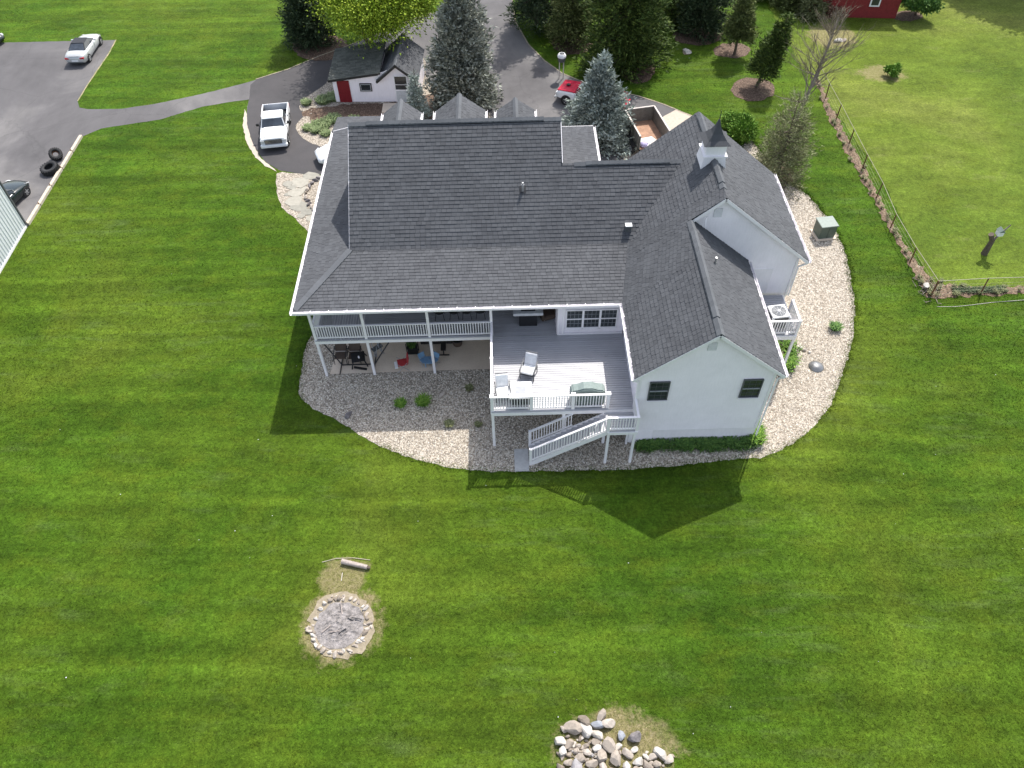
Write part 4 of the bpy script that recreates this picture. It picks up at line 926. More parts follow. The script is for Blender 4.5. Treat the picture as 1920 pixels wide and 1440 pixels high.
def greenhouse(t, base, top, mat, roofmat, hb, ht, zb, zt, pill=True, roofname='roof'):
    """base=(xrear,xfront) top=(xrear,xfront)"""
    b0, b1 = base; t0, t1 = top
    A = [(b0,-hb,zb),(b1,-hb,zb),(b1,hb,zb),(b0,hb,zb)]; B = [(t0,-ht,zt),(t1,-ht,zt),(t1,ht,zt),(t0,ht,zt)]
    for nm, f in (('windshield',(1,2,6,5)),('rear_window',(3,0,4,7)),('side_window',(0,1,5,4)),('side_window',(2,3,7,6))):
        V = A+B; c = sum((Vector(v) for v in V), Vector())/8
        P = [Vector(V[i]) for i in f]; m_ = sum(P, Vector())/4; P = [m_+(p-m_)*.93 for p in P]; N_ = (P[1]-P[0]).cross(P[2]-P[1]).normalized()
        if N_.dot(m_-c) < 0: N_ = -N_
        MB().add([p+N_*.012 for p in P], [(0,1,2,3)]).build(nm, M['carglass'], t, world=False)
    MB().add(A+B, [(0,3,2,1),(4,5,6,7),(0,1,5,4),(1,2,6,5),(2,3,7,6),(3,0,4,7)]).build('cabin', mat, t, world=False, bevel=.03)
    x = lambda r: [(t0-.02,-ht-.01,r),(t1+.02,-ht-.01,r),(t1+.02,ht+.01,r),(t0-.02,ht+.01,r)]
    MB().add(x(zt-.01)+[(a*.97+(t0+t1)/2*.03,b*.9,zt+.045) for a,b,_ in x(0)], [(4,5,6,7),(0,1,5,4),(1,2,6,5),(2,3,7,6),(3,0,4,7)]).build(roofname, roofmat, t, world=False, bevel=.012)
def pickup(loc, rz, label, L=4.9, hw=.93, m1=None, m2=None, extra=None, old=False):
    t = thing('pickup_truck', label, 'pickup truck', loc, rz); f = L/2; z0 = .38
    low = m2 or m1
    # bed: x from -f to -f+.36L ; cab to .18L ; hood to f
    xb, xc, xh = -f+.02, -f+.36*L, f-.30*L
    secs = [bodysec(xc, hw, z0, 1.02), bodysec(xh, hw, z0, 1.06), bodysec(xh+.3, hw*.99, z0, 1.07), bodysec(f-.25, hw*.97, z0+.05, 1.02), bodysec(f-.06, hw*.92, z0+.1, .92)]
    loft(secs).build('body', low, t, world=False, bevel=.01)
    if m2: MB().add([p for p in [(xh,-hw*.9,1.075),(f-.1,-hw*.86,1.0),(f-.1,hw*.86,1.0),(xh,hw*.9,1.075),(xh,-hw*.9,1.13),(f-.08,-hw*.86,1.05),(f-.08,hw*.86,1.05),(xh,hw*.9,1.13)]], [(4,5,6,7),(0,1,5,4),(1,2,6,5),(2,3,7,6),(3,0,4,7)]).build('hood', m1, t, world=False, bevel=.03)
    else:
        MB().add([(xh+.05,-hw*.72,1.09),(f-.2,-hw*.66,1.03),(f-.2,hw*.66,1.03),(xh+.05,hw*.72,1.09),(xh+.05,-hw*.6,1.13),(f-.3,-hw*.56,1.07),(f-.3,hw*.56,1.07),(xh+.05,hw*.6,1.13)], [(4,5,6,7),(0,1,5,4),(1,2,6,5),(2,3,7,6),(3,0,4,7)]).build('hood', m1, t, world=False, bevel=.01)
    b = MB(); th = .09
    b.box((xb,-hw,.5),(xc,-hw+th,1.05)); b.box((xb,hw-th,.5),(xc,hw,1.05)); b.box((xc-th,-hw+th,.5),(xc-.001,hw-th,1.05))
    b.build('bed', m1, t, world=False, bevel=.02); MB().box((xb,-hw+th,.5),(xc-th,hw-th,.56)).build('bed_floor', M['black'] if not old else M['brown'], t, world=False)
    MB().box((xb+.05,-hw+th,.56),(xc-th-.01,-hw+th+.012,1.02)).box((xb+.05,hw-th-.012,.56),(xc-th-.01,hw-th,1.02)).box((xc-th-.014,-hw+th+.013,.56),(xc-th-.002,hw-th-.013,1.02)).build('bed_liner', M['black'], t, world=False)
    tg = MB().box((xb-.07,-hw+.01,.5),(xb-.002,hw-.01,1.05)).build('tailgate', m1, t, world=False, bevel=.015)
    MB().box((xb-.2,-hw+.05,.36),(xb-.07,hw-.05,.5)).build('rear_bumper', M['chrome'], t, world=False, bevel=.02)
    for sy in (-1,1): MB().box((xb-.08,sy*(hw-.02)-.06,.62),(xb-.0,sy*(hw-.02)+.03,.95)).build('tail_light', M['redlight'], t, world=False)
    greenhouse(t, (xc+.04,xh+.02), (xc+.14,xh-.42), m1, m1, hw*.90, hw*.76, 1.03, 1.5)
    MB().box((f-.08,-hw*.62,.58),(f+.015,hw*.62,.86)).build('grille', M['black'], t, world=False)
    gl = MB()
    for k in range(3): gl.box((f+.0,-hw*.62,.63+k*.09),(f+.025,hw*.62,.655+k*.09))
    gl.build('grille_bars', M['chrome'], t, world=False)
    MB().box((f-.15,-hw*.98,.34),(f+.12,hw*.98,.54)).build('front_bumper', low if not old else M['chrome'], t, world=False, bevel=.03)
    for sy in (-1,1):
        MB().box((f-.12,sy*hw*.78-.14,.62),(f+.01,sy*hw*.78+.14,.86)).build('headlight', M['ltgrey'], t, world=False, bevel=.015)
        MB().box((xh-.32,sy*(hw+.13)-.1,1.08),(xh-.22,sy*(hw+.13)+.1,1.26)).build('mirror', M['black'], t, world=False, bevel=.01)
        MB().beam((xh-.27,sy*(hw-.05),1.06),(xh-.27,sy*(hw+.06),1.12),.04,.04).build('mirror_arm', M['black'], t, world=False)
        MB().box((xc+.55,sy*(hw+.004)-.01,.86),(xc+.7,sy*(hw+.004)+.01,.89)).build('door_handle', M['black'], t, world=False)
        for xx in (xc+.02, xh-.02): MB().box((xx-.006,sy*hw-.006,.45),(xx+.006,sy*hw+.006,1.02)).build('door_seam', M['black'], t, world=False)
    MB().beam((xh+.05,-.5,1.125),(xh-.06,.05,1.16),.02,.015).beam((xh+.05,.1,1.125),(xh-.06,.6,1.16),.02,.015).build('wiper', M['black'], t, world=False)
    wheels(t, (-f+.2*L, f-.175*L), hw, .37)
    return t
a = G(516,193,1.05); b = G(514,273,.5); ct = ((a[0]+b[0])/2, (a[1]+b[1])/2); LW = math.hypot(a[0]-b[0], a[1]-b[1]); ang = math.atan2(b[1]-a[1], b[0]-a[0])
tk = pickup((ct[0], ct[1], .008), ang, 'white pickup truck with open black bed parked nose down the dark drive', LW-.2, .95, M['carwhite'])
MB().box((-LW/2+.5,-.25,.565),(-LW/2+1.35,.2,.60)).build('bed_board', M['grey'], tk, world=False)
a = G(1066,170,.8); b = G(1182,196,.8); ct = ((a[0]+b[0])/2, (a[1]+b[1])/2); LR = math.hypot(a[0]-b[0], a[1]-b[1]); ang = math.atan2(a[1]-b[1], a[0]-b[0])
tk = pickup((ct[0]-.55, ct[1]+.5, .008), ang, 'older red and white pickup truck half hidden behind the blue spruce', LR+.1, .92, M['carred'], M['carwhite'], old=True)
MB().box((LR/2-.75,-.12,1.12),(LR/2-.5,.12,1.2)).build('hood_scoop', M['black'], tk, world=False)
MB().box((-LR/2-.4,-.85,.52),(-LR/2-.08,.85,.58)).build('tailgate_apron', M['carred'], tk, world=False)

def coupe(loc, rz, label, cat, L, hw, paint, roofmat, roofname='roof', nm='parked_car', zr=1.22):
    t = thing(nm, label, cat, loc, rz); f = L/2
    secs = [bodysec(-f, hw*.78, .38, .72), bodysec(-f+.12, hw*.90, .27, .84), bodysec(-f+.6, hw*.98, .22, .88), bodysec(-f+1.4, hw, .2, .88), bodysec(0, hw*.97, .2, .84), bodysec(f-1.5, hw*.99, .2, .84), bodysec(f-.9, hw*.97, .21, .76), bodysec(f-.3, hw*.86, .25, .62), bodysec(f-.05, hw*.66, .32, .52)]
    loft(secs).build('body', paint, t, world=False, smooth=True)
    greenhouse(t, (-f+.85,f-1.45), (-f+1.45,f-2.15), roofmat, roofmat, hw*.80, hw*.62, .86, zr, roofname=roofname)
    for sy in (-1,1):
        MB().box((-f-.01,sy*hw*.68-.18,.60),(-f+.2,sy*hw*.68+.16,.74)).build('tail_light', M['redlight'], t, world=False, bevel=.02)
        MB().add([(f-.1,sy*hw*.62-.12,.5),(f-.02,sy*hw*.58-.1,.5),(f-.38,sy*hw*.80-.08,.66),(f-.46,sy*hw*.80+.08,.66),(f-.2,sy*hw*.62+.18,.6)], [(0,1,2,3,4)]).build('headlight', M['ltgrey'], t, world=False, fix=False)
        MB().box((f-1.95,sy*(hw+.06)-.09,.88),(f-1.82,sy*(hw+.06)+.09,.99)).build('mirror', paint, t, world=False, bevel=.02)
        MB().box((-.3,sy*hw*.985-.01,.70),(-.14,sy*hw*.985+.01,.73)).build('door_handle', paint, t, world=False)
    MB().box((-f-.015,-.26,.42),(-f+.02,.26,.55)).build('licence_plate', M['carwhite'], t, world=False)
    MB().box((-f-.03,-hw*.7,.3),(-f+.15,hw*.7,.38)).build('rear_bumper', M['darkgrey'], t, world=False, bevel=.02)
    MB().box((-f+.02,-hw*.45,.835),(-f+.12,hw*.45,.85)).build('spoiler_light', M['grey'], t, world=False)
    wheels(t, (-f+.85, f-.82), hw*.99, .31, .2)
    return t
a = G(143,118,.3); b = G(176,69,.3); ang = math.atan2(b[1]-a[1], b[0]-a[0]); LC = math.hypot(a[0]-b[0], a[1]-b[1])
coupe(((a[0]+b[0])/2,(a[1]+b[1])/2,.004), ang, 'silver convertible with black fabric roof at the far corner of the parking lot', 'car', LC+.1, .86, M['carsilver'], M['fabric_black'], 'soft_top', 'convertible_car')
a = G(40,345,.3); b = G(-42,428,.3); ang = math.atan2(a[1]-b[1], a[0]-b[0])
coupe(((a[0]+b[0])/2,(a[1]+b[1])/2,.004), ang, 'dark green sports car partly hidden by the metal roof', 'car', math.hypot(a[0]-b[0],a[1]-b[1])+.2, .9, M['cardark'], M['cardark'])
a = G(-2,84,.3); coupe((a[0]-1.9,a[1]+1.2,.004), -.35, 'dark car whose nose reaches into the far left edge of the lot', 'car', 4.0, .85, M['cardark'], M['cardark'])
a = G(598,302,.3); coupe((a[0]+1.75,a[1]+1.0,.008), math.pi+.38, 'white car whose nose shows from under the porch eave', 'car', 4.2, .88, M['carwhite'], M['black'])

# dump trailer
ZT = 1.75; R_ = [G(1174,208,ZT), G(1222,198,ZT), G(1256,243,ZT), G(1205,262,ZT)]
e1 = Vector(R_[3])-Vector(R_[0]); e2 = Vector(R_[1])-Vector(R_[0]); ang = math.atan2(-e1.y, -e1.x); LT = (e1.length+(Vector(R_[2])-Vector(R_[1])).length)/2; WT = (e2.length+(Vector(R_[2])-Vector(R_[3])).length)/2
ctr = sum((Vector(p) for p in R_), Vector())/4
tr_ = thing('dump_trailer', 'dark open dump trailer with brown floor on tandem wheels beside the garage', 'trailer', (ctr.x, ctr.y, .008), ang)
l, h = LT/2, WT/2; th = .06; fl = .72
for nm, a, b in (('side_panel',(-l,-h,fl),(l,-h+th,ZT)),('side_panel',(-l,h-th,fl),(l,h,ZT)),('end_panel',(l-th,-h+th,fl),(l,h-th,ZT))):
    MB().box(a, b).build(nm, M['trailer'], tr_, world=False)
rm = MB()
for p, q in (((-l,-h),(l,-h)),((l,-h),(l,h)),((l,h),(-l,h))): rm.beam((*p,ZT+.02),(*q,ZT+.02),.10,.05)
rm.build('top_rail', M['tan'], tr_, world=False)
MB().box((-l+th,-h+th,fl-.02),(l-th,h-th,fl+.03)).build('floor', M['trailerin'], tr_, world=False)
MB().box((-l,-h+.1,.5),(l+.0,-h+.2,fl-.02)).box((-l,h-.2,.5),(l,h-.1,fl-.02)).beam((l,-h+.2,.52),(l+1.2,0,.5),.08,.1).beam((l,h-.2,.52),(l+1.2,0,.5),.08,.1).build('chassis', M['black'], tr_, world=False)
for k in range(5):
    x = -l+.3+k*(2*l-.6)/4
    for sy in (-1,1): MB().box((x-.04,sy*(h+.03)-.03,fl),(x+.04,sy*(h+.03)+.03,ZT)).build('stake', M['trailer'], tr_, world=False)
for x in (-.15,-.9):
    for sy in (-1,1):
        y1 = sy*(h+.30); y0 = sy*(h+.08)
        wt_ = MB().lathe([(.15,y0),(.34,y0),(.37,(y0+y1)/2),(.34,y1),(.22,y1)], (x,0,.37), 18, 'y').build('tyre', M['rubber'], tr_, world=False)
        MB().lathe([(.22,y1-sy*.01),(.18,y1-sy*.05),(0,y1-sy*.05)], (x,0,.37), 18, 'y').build('rim', M['ltgrey'], wt_, world=False)
for sy in (-1,1): MB().box((-1.35,sy*(h+.19)-.14,.78),(.3,sy*(h+.19)+.14,.82)).build('mudguard', M['black'], tr_, world=False)
Rz = Matrix.Rotation(ang, 4, 'Z')
def intr(x, y, z): v = Rz @ Vector((x, y, z)); return (ctr.x+v.x, ctr.y+v.y, z)
for i, (x, y, r, m_, lb) in enumerate(((-l+.75,.15,.1,M['cushion_w'],'large white board lying on the trailer floor'),(-l+.7,-.1,.35,M['tan'],'cream sheet lying askew on the white board in the trailer'))):
    t = MB().box((-.5+.1*i,-.5+.15*i,0),(.5-.1*i,.5-.12*i,.03)).build('loose_board', m_, None); t.location = intr(x, y, fl+.04+.035*i); t.rotation_euler = (0,0,ang+r); tag(t, lb, 'board')
bg_ = MB().lathe([(0,0),(.25,.02),(.3,.15),(.2,.28),(0,.3)], n=9).build('rubbish_bag', M['lilac'], None, smooth=True); bg_.location = intr(-l+.35, h-.45, fl+.04) ; tag(bg_, 'pale lilac bag in the near corner of the trailer', 'bag')

# ---------------------------------------------------------------- garden shed
a = G(631,191); b = G(746,191); c = G(797,178)
ysd = (a[1]+b[1])/2; ang_s = math.atan2(b[1]-a[1], b[0]-a[0])
shed = thing('garden_shed', 'small white shed with red door, steep black gable and low mossy lean-to roof', 'shed', (a[0], a[1], 0), ang_s)
ca, sa = math.cos(ang_s), math.sin(ang_s)
def sh_l(px_, py_, yloc=0.):
    """local coords of a pixel seen on the plane y_local = yloc"""
    d = ray(px_, py_); n = np.array([-sa, ca, 0.]); o_ = np.array([a[0], a[1], 0.])+n*yloc
    t = ((o_-CAM)@n)/(d@n); p = CAM+d*t-np.array([a[0],a[1],0.]); return (float(p[0]*ca+p[1]*sa), float(-p[0]*sa+p[1]*ca), float(p[2]))
q1 = sh_l(614,151,-.25); q2 = sh_l(706,138,-.25); g0 = sh_l(705,153,-.3); g1 = sh_l(740,122,-.3); g2 = sh_l(767,141,-.3); wbR = sh_l(746,191)
gx = g1[0]; gz = g1[2]; sl_ = (g1[2]-g0[2])/(g1[0]-g0[0]); ghw = gx-g0[0]; wr_x = gx+ghw-.15
DP = 4.6; 
def sh_far(px_, py_, z):
    p = G(px_, py_, z); x, y = p[0]-a[0], p[1]-a[1]; return (x*ca+y*sa, -x*sa+y*ca)
dg = sh_far(750.5, 63, gz)[1]; dl = sh_far(629, 101, q1[2])[1]
DP = max(3.2, min(6.5, dg)); 
zeL = q1[2]
prismy(MB(), [(0,0),(0,zeL-.08),(g0[0]+.2,q2[2]-.06),(g0[0]+.2,0)], 0, DP-1.2).build('wall', M['siding'], shed, world=False)
prismy(MB(), [(g0[0]+.2,0),(g0[0]+.2,gz-sl_*(ghw-.2)-.12),(gx,gz-.15),(wr_x,gz-sl_*(ghw-.15)-.12),(wr_x,0)], .0, DP-.3).build('wall', M['siding'], shed, world=False)
rl = []
LP = [(q1[0],-.25,zeL),(g0[0]+.35,-.25,q2[2]+.02),(g0[0]+.35,DP-.9,q2[2]+.55),(q1[0],DP-.9,zeL+.5)]
sr = MB().slab([Vector(p)-Vector((0,0,.012)) for p in LP], .1).build('lean_to_roof', M['roof_under'], shed, world=False)
def tabs_local(name, tabs, mat, parent):
    mb = MB()
    for t in tabs: mb.add(t, TABF)
    return kind(mb.build(name, mat, parent, world=False, fix=False), 'stuff')
tabs_local('shingle_courses', laps(LP, .2, .36, .03, seed=70), M['shingle_old'], sr)
gr_ = MB()
GP1 = [(gx-ghw,-.3,g0[2]),(gx-ghw,DP,g0[2]),(gx,DP,gz),(gx,-.3,gz)]; GP2 = [(gx+ghw,-.3,g0[2]),(gx+ghw,DP,g0[2]),(gx,DP,gz),(gx,-.3,gz)]
for g in (GP1, GP2): gr_.slab([Vector(p)-Vector((0,0,.012)) for p in g], .1)
gr_ = gr_.build('gable_roof', M['black'], shed, world=False)
tabs_local('shingle_courses', laps(GP1, .2, .36, .03, seed=71)+laps(GP2, .2, .36, .03, seed=72), M['shingle'], gr_)
cap((gx,-.3,gz),(gx,DP,gz),.13,.10).build('ridge_cap', M['shingle_cap'], gr_, world=False, fix=False)
for A_, B_ in (((g0[0],-.31,g0[2]-.1),(gx,-.31,gz-.1)),((gx,-.31,gz-.1),(gx+ghw,-.31,g0[2]-.1)),((q1[0],-.262,zeL-.08),(g0[0]+.2,-.262,q2[2]-.06))): MB().beam(A_, B_, .03, .16).build('fascia', M['black'], shed, world=False)
kind(tabs_local('clapboards', laps([(0,-.012,.05),(wr_x,-.012,.05),(wr_x,-.012,g0[2]),(gx,-.012,gz-.25),(g0[0]+.3,-.012,q2[2]-.1),(0,-.012,zeL-.1)], .2, None, .02, out=(0,-1,0)), M['siding'], shed), 'stuff')
d0 = sh_l(635,151,-.03); d1 = sh_l(663,198,-.03); dz1 = min(d0[2], zeL-.12)
rdw = .92; rdx = sh_l(650,192,-.03)[0]
rdoor = MB().box((rdx-rdw/2,-.08,.02),(rdx+rdw/2,-.04,dz1)).build('door', M['red'], shed, world=False)
db = MB()
for k in range(1,5): db.box((rdx-rdw/2+rdw*k/5-.008,-.086,.05),(rdx-rdw/2+rdw*k/5+.008,-.079,dz1-.03))
db.build('door_groove', M['barn'], rdoor, world=False)
w0 = sh_l(676,171,-.05); w1 = sh_l(696,156,-.05)
fr = MB().box((w0[0],-.09,w0[2]),(w1[0],-.04,w1[2])).build('window', M['black'], shed, world=False)
MB().box((w0[0]+.1,-.095,w0[2]+.1),(w1[0]-.1,-.091,w1[2]-.1)).build('pane', M['glass'], fr, world=False)
MB().box((w0[0]+.07,-.10,w0[2]+.07),(w1[0]-.07,-.096,w0[2]+.1)).box((w0[0]+.07,-.10,w1[2]-.1),(w1[0]-.07,-.096,w1[2]-.07)).box((w0[0]+.07,-.10,w0[2]+.1),(w0[0]+.1,-.096,w1[2]-.1)).box((w1[0]-.1,-.10,w0[2]+.1),(w1[0]-.07,-.096,w1[2]-.1)).build('muntin', M['ltgrey'], fr, world=False)
D0 = sh_l(744,188,-.05); D1 = sh_l(762,142,-.05)
fr = MB().box((D0[0]-.05,-.09,.05),(D1[0]+.05,-.05,D1[2]+.05)).build('glazed_door', tr, shed, world=False)
MB().box((D0[0]+.05,-.1,1.05),(D1[0]-.05,-.092,D1[2]-.05)).build('pane', M['glass'], fr, world=False); MB().box((D0[0]+.05,-.1,.12),(D1[0]-.05,-.092,.95)).build('door_panel', M['ltgrey'], fr, world=False)
MB().box((D0[0]+.05,-.11,1.42),(D1[0]-.05,-.1,1.46)).build('rail', tr, fr, world=False)
stp = thing('concrete_step', 'flat concrete step in front of the shed door', 'step', G(735,203))
MB().box((-.7,-.7,0),(1.2,.55,.12)).build('slab', M['concrete'], stp, world=False, bevel=.02)

# red barn at the top of the picture
p0 = G(1584,33); p1 = G(1678,35)
barn = thing('red_barn', 'dark red barn wall with white framed window at the top edge', 'barn', (p0[0], p0[1], 0), math.atan2(p1[1]-p0[1], p1[0]-p0[0]))
LB = math.hypot(p1[0]-p0[0], p1[1]-p0[1])
prismx(MB(), [(0,0),(0,3.2),(3.5,5.6),(7,3.2),(7,0)], -3.2, LB).build('wall', M['barn'], barn, world=False)
kind(tabs_local('clapboards', laps([(-3.2,-.01,.1),(LB,-.01,.1),(LB,-.01,3.2),(-3.2,-.01,3.2)], .22, None, .02, out=(0,-1,0)), M['barn'], barn), 'stuff')
for pl in ([(-3.6,-.4,2.95),(LB+.4,-.4,2.95),(LB+.4,3.5,5.65),(-3.6,3.5,5.65)], [(-3.6,7.4,2.95),(LB+.4,7.4,2.95),(LB+.4,3.5,5.65),(-3.6,3.5,5.65)]):
    r_ = MB().slab(pl, .12).build('roof', M['shingle_old'], barn, world=False)
wx = LB*.50
fr = MB().box((wx-.42,-.09,1.0),(wx+.42,-.03,2.6)).build('window', M['white'], barn, world=False); MB().box((wx-.3,-.1,1.12),(wx+.3,-.092,1.78)).box((wx-.3,-.1,1.86),(wx+.3,-.092,2.5)).build('pane', M['glass'], fr, world=False)

# ribbed metal building, left of the lot: its long wall stands on the lawn edge
c0 = Vector(G(50,425)); c1 = Vector(G(-25,554)); ux = (c1-c0).normalized(); L1 = 14.; vx = Vector((-ux.y, ux.x, 0)); HB = 4.2
if vx.x > 0: vx = -vx
mbd = thing('metal_building', 'building with white ribbed metal wall at the left edge of the photo', 'outbuilding', (c0.x, c0.y, 0))
pts = [c0, c0+ux*L1, c0+ux*L1+vx*10, c0+vx*10]
MB().prism([(p.x, p.y) for p in pts], 0, HB).build('wall', M['metalroof'], mbd)
rme_ = MB().box((-.03,-.03,.02),(.03,.03,HB-.02)); me = bpy.data.meshes.new('rib'); me.from_pydata(rme_.v, [], rme_.f); me.materials.append(M['metalroof'])
for k in range(48): link('rib', me, mbd, ux*(.12+k*.285)-vx*.0)
for k in range(30): link('rib', me, mbd, vx*(.15+k*.32)-ux*.0)
MB().beam(c0-ux*.03-vx*.03, c0-ux*.03-vx*.03+Vector((0,0,HB)), .1, .1).build('corner_trim', M['darkgrey'], mbd); MB().beam(c0-vx*.04+Vector((0,0,.07)), c0+ux*L1-vx*.04+Vector((0,0,.07)), .03, .14).build('base_trim', tr, mbd)
zu = Vector((0,0,1)); q = [c0-vx*.3-ux*.3+zu*HB, c0+ux*(L1+.3)-vx*.3+zu*HB, c0+ux*(L1+.3)+vx*5+zu*(HB+1.5), c0-ux*.3+vx*5+zu*(HB+1.5)]; q2_ = [c0+vx*10.3-ux*.3+zu*HB, c0+ux*(L1+.3)+vx*10.3+zu*HB, q[2], q[3]]
MB().slab(q, .06).slab(q2_, .06).build('roof', M['metalroof'], mbd)

# timber kerb along the lot
k0 = Vector(G(153,257)); k1 = Vector(G(52,424)); dk = (k1-k0); tk_ = thing('timber_kerb', 'pale timber edging pinned along the lot beside the tyres', 'kerb', k0)
nk = 5
for i in range(nk):
    MB().beam(k0+dk*(i/nk)+Vector((0,0,.09)), k0+dk*((i+.97)/nk)+Vector((0,0,.09)), .22, .2).build('timber', M['timber'], tk_, bevel=.015)
    p = k0+dk*((i+.97)/nk); MB().cyl(p, p+Vector((0,0,.3)), .03, .03, 6).build('pin', M['rust'], tk_)

# tyres
def tyre(loc, R, wd, label, tilt, mat):
    t = thing('tractor_tyre', label, 'tyre', loc); t.rotation_euler = tilt
    mb = MB().lathe([(R*.5,-wd*.42),(R*.85,-wd*.5),(R*.97,-wd*.4),(R*.97,wd*.4),(R*.85,wd*.5),(R*.5,wd*.42),(R*.55,wd*.3),(R*.75,0),(R*.55,-wd*.3),(R*.5,-wd*.42)], n=28); c = mb.build('carcass', mat, t, world=False, smooth=True)
    lg = MB()
    for k in range(20):
        a_ = 2*math.pi*k/20
        for s in (-1,1):
            p = (R*.985*math.cos(a_), R*.985*math.sin(a_), s*.03); q_ = (R*.97*math.cos(a_+.17), R*.97*math.sin(a_+.17), s*wd*.47); lg.beam(p, q_, .06, .06, up=(math.cos(a_), math.sin(a_), 0))
    lg.build('lug', mat, t, world=False); return t
g = G(97,322); tyre((g[0], g[1], .24), .60, .44, 'large black tractor tyre lying flat against the timber edging', (.12,-.1,0), M['rubber'])
g = G(109,298); tyre((g[0], g[1], .38), .42, .38, 'smaller worn tyre with rusty rim beyond the large tractor tyre', (.5,.5,0), M['rubber'])
MB().lathe([(.21,-.1),(.17,0),(.21,.1)], n=16).build('rim', M['rust'], col.objects.get('tractor_tyre.001'), world=False)

# ---------------------------------------------------------------- fence
def fence(pts, label, hpost=1.15, nm='wire_fence', ends=None):
    f = thing(nm, label, 'fence', (*pts[0], 0)); rs = random.Random(2)
    tops = [Vector((x+rs.uniform(-.04,.04), y+rs.uniform(-.04,.04), hpost+rs.uniform(-.05,.05))) for x, y in pts]
    for (x, y), t in zip(pts, tops): MB().cyl((x,y,0), t, .045, .04, 6).build('fence_post', M['rust'], f)
    w_ = MB(); r = MB()
    for i in range(len(pts)-1):
        A_, B_ = Vector((*pts[i],0)), Vector((*pts[i+1],0)); L = (B_-A_).length
        r.cyl(tops[i], tops[i+1], .022, .022, 5)
        for h_ in (.12,.35,.58,.81): w_.beam(A_+Vector((0,0,h_)), B_+Vector((0,0,h_)), .005, .005)
        n = int(L/.28)
        for k in range(n): p = A_+(B_-A_)*(k/n); w_.beam(p+Vector((0,0,.05)), p+Vector((0,0,hpost-.05)), .004, .004)
    r.build('top_wire', M['wire'], f); kind(w_.build('wire_mesh', M['wire'], f), 'stuff'); return f
side = [G2(*p) for p in ((1530,150),(1548,184),(1568,223),(1592,269),(1616,318),(1643,371),(1669,428),(1706,492),(1745,555))]
fence(side, 'wire fence of thin rusty posts running down the lawn to the leafy corner')
fence([G2(1745,555), G2(1838,551), G2(1935,547), G2(2050,541), G2(2200,533)], 'wire fence leading right from the leafy corner along the lawn')

# ---------------------------------------------------------------- rocks
ROCKS = []
def rockmesh(seed, sub=2, flat=.7):
    rs = random.Random(seed); bm = bmesh.new(); bmesh.ops.create_icosphere(bm, subdivisions=sub, radius=1)
    dirs = [(Vector((rs.gauss(0,1), rs.gauss(0,1), rs.gauss(0,.7))).normalized(), rs.uniform(.48,.8)) for _ in range(10)]
    for v in bm.verts:
        p = v.co.copy()
        for d, k in dirs:
            e = p.dot(d)
            if e > k: p -= d*(e-k)*.98
        v.co = Vector((p.x*1.1, p.y, p.z*flat))*(1+rs.uniform(-.02,.02))
    me = bpy.data.meshes.new('rock'); bm.to_mesh(me); bm.free(); return me
RM = [rockmesh(i, 2, .75) for i in range(9)]
for me in RM: me.materials.append(M['rock'])
def rock(parent, x, y, z, s, rs, mat=None, name='rock', el_=None):
    me = rs.choice(RM)
    if mat: me = me.copy(); me.materials[0] = mat
    o = link(name, me, parent); pl_ = rootloc(parent) if parent else Vector()
    o.location = Vector((x, y, z))-pl_; e = el_ or (rs.uniform(.85,1.35), rs.uniform(.75,1.05)); o.scale = (s*e[0], s*e[1], s*rs.uniform(.75,1.05)); o.rotation_euler = (rs.uniform(-.3,.3), rs.uniform(-.3,.3), rs.uniform(0,6.28)); return o
pit = thing('fire_pit', 'round fire pit ringed with pale stones around grey ash on the lawn', 'fire pit', G(637,1172))
C_ = Vector(G(637,1172)); rs = random.Random(11); RXp = (G(690,1172)[0]-G(584,1172)[0])/2
sheet('ash_bed', [(C_.x+RXp*.86*math.cos(t*.2618), C_.y+RXp*.86*math.sin(t*.2618)) for t in range(24)], .012, M['ash'], .05, .15, parent=pit, k=None)
ashm = MB(); bm = bmesh.new(); bmesh.ops.create_grid(bm, x_segments=26, y_segments=26, size=RXp*.8)
for v in bm.verts:
    r = v.co.length/(RXp*.8); v.co.z = max(0, (1-r)*.14+rs.uniform(-.04,.05)*(1-r)**.4 if r < 1 else 0)+.004
me = bpy.data.meshes.new('ash_heap'); bmesh.ops.delete(bm, geom=[v for v in bm.verts if v.co.length > RXp*.83], context='VERTS'); bm.to_mesh(me); bm.free(); me.materials.append(M['ash']); o = link('ash_heap', me, pit); o.location = (0,0,.01)
for k in range(34):
    if k in (19,20,21,22): continue
    t = k/34*2*math.pi+rs.uniform(-.05,.05); rr = RXp*rs.uniform(.96,1.06); s = rs.uniform(.09,.15)
    if 23 <= k <= 30 or k < 6 or k > 31: s *= 1.0
    rock(pit, C_.x+rr*math.cos(t-.9), C_.y+rr*math.sin(t-.9), s*.35, s, rs, M['rock_white'] if rs.random() < .2 else None)
for k in range(70):
    t = rs.uniform(0, 6.28); rr = RXp*rs.uniform(.88,1.14); s = rs.uniform(.04,.10); rock(pit, C_.x+rr*math.cos(t), C_.y+rr*math.sin(t), s*.3, s, rs)
for k in range(6):
    t = rs.uniform(0, 6.28); p = C_+Vector((math.cos(t), math.sin(t), 0))*rs.uniform(.2,RXp*.7); a_ = rs.uniform(0,3.14); d = Vector((math.cos(a_), math.sin(a_), 0))*rs.uniform(.12,.3)
    MB().cyl(p-d+Vector((0,0,.10)), p+d+Vector((0,0,.15)), .025, .02, 6).build('charred_stick', M['black'] if k % 2 else M['log'], pit)
a = Vector(G(641,1053,.1)); b = Vector(G(689,1064,.1))
lg = thing('log', 'weathered grey log lying in the grass above the fire pit', 'log', (a.x, a.y, 0)); 
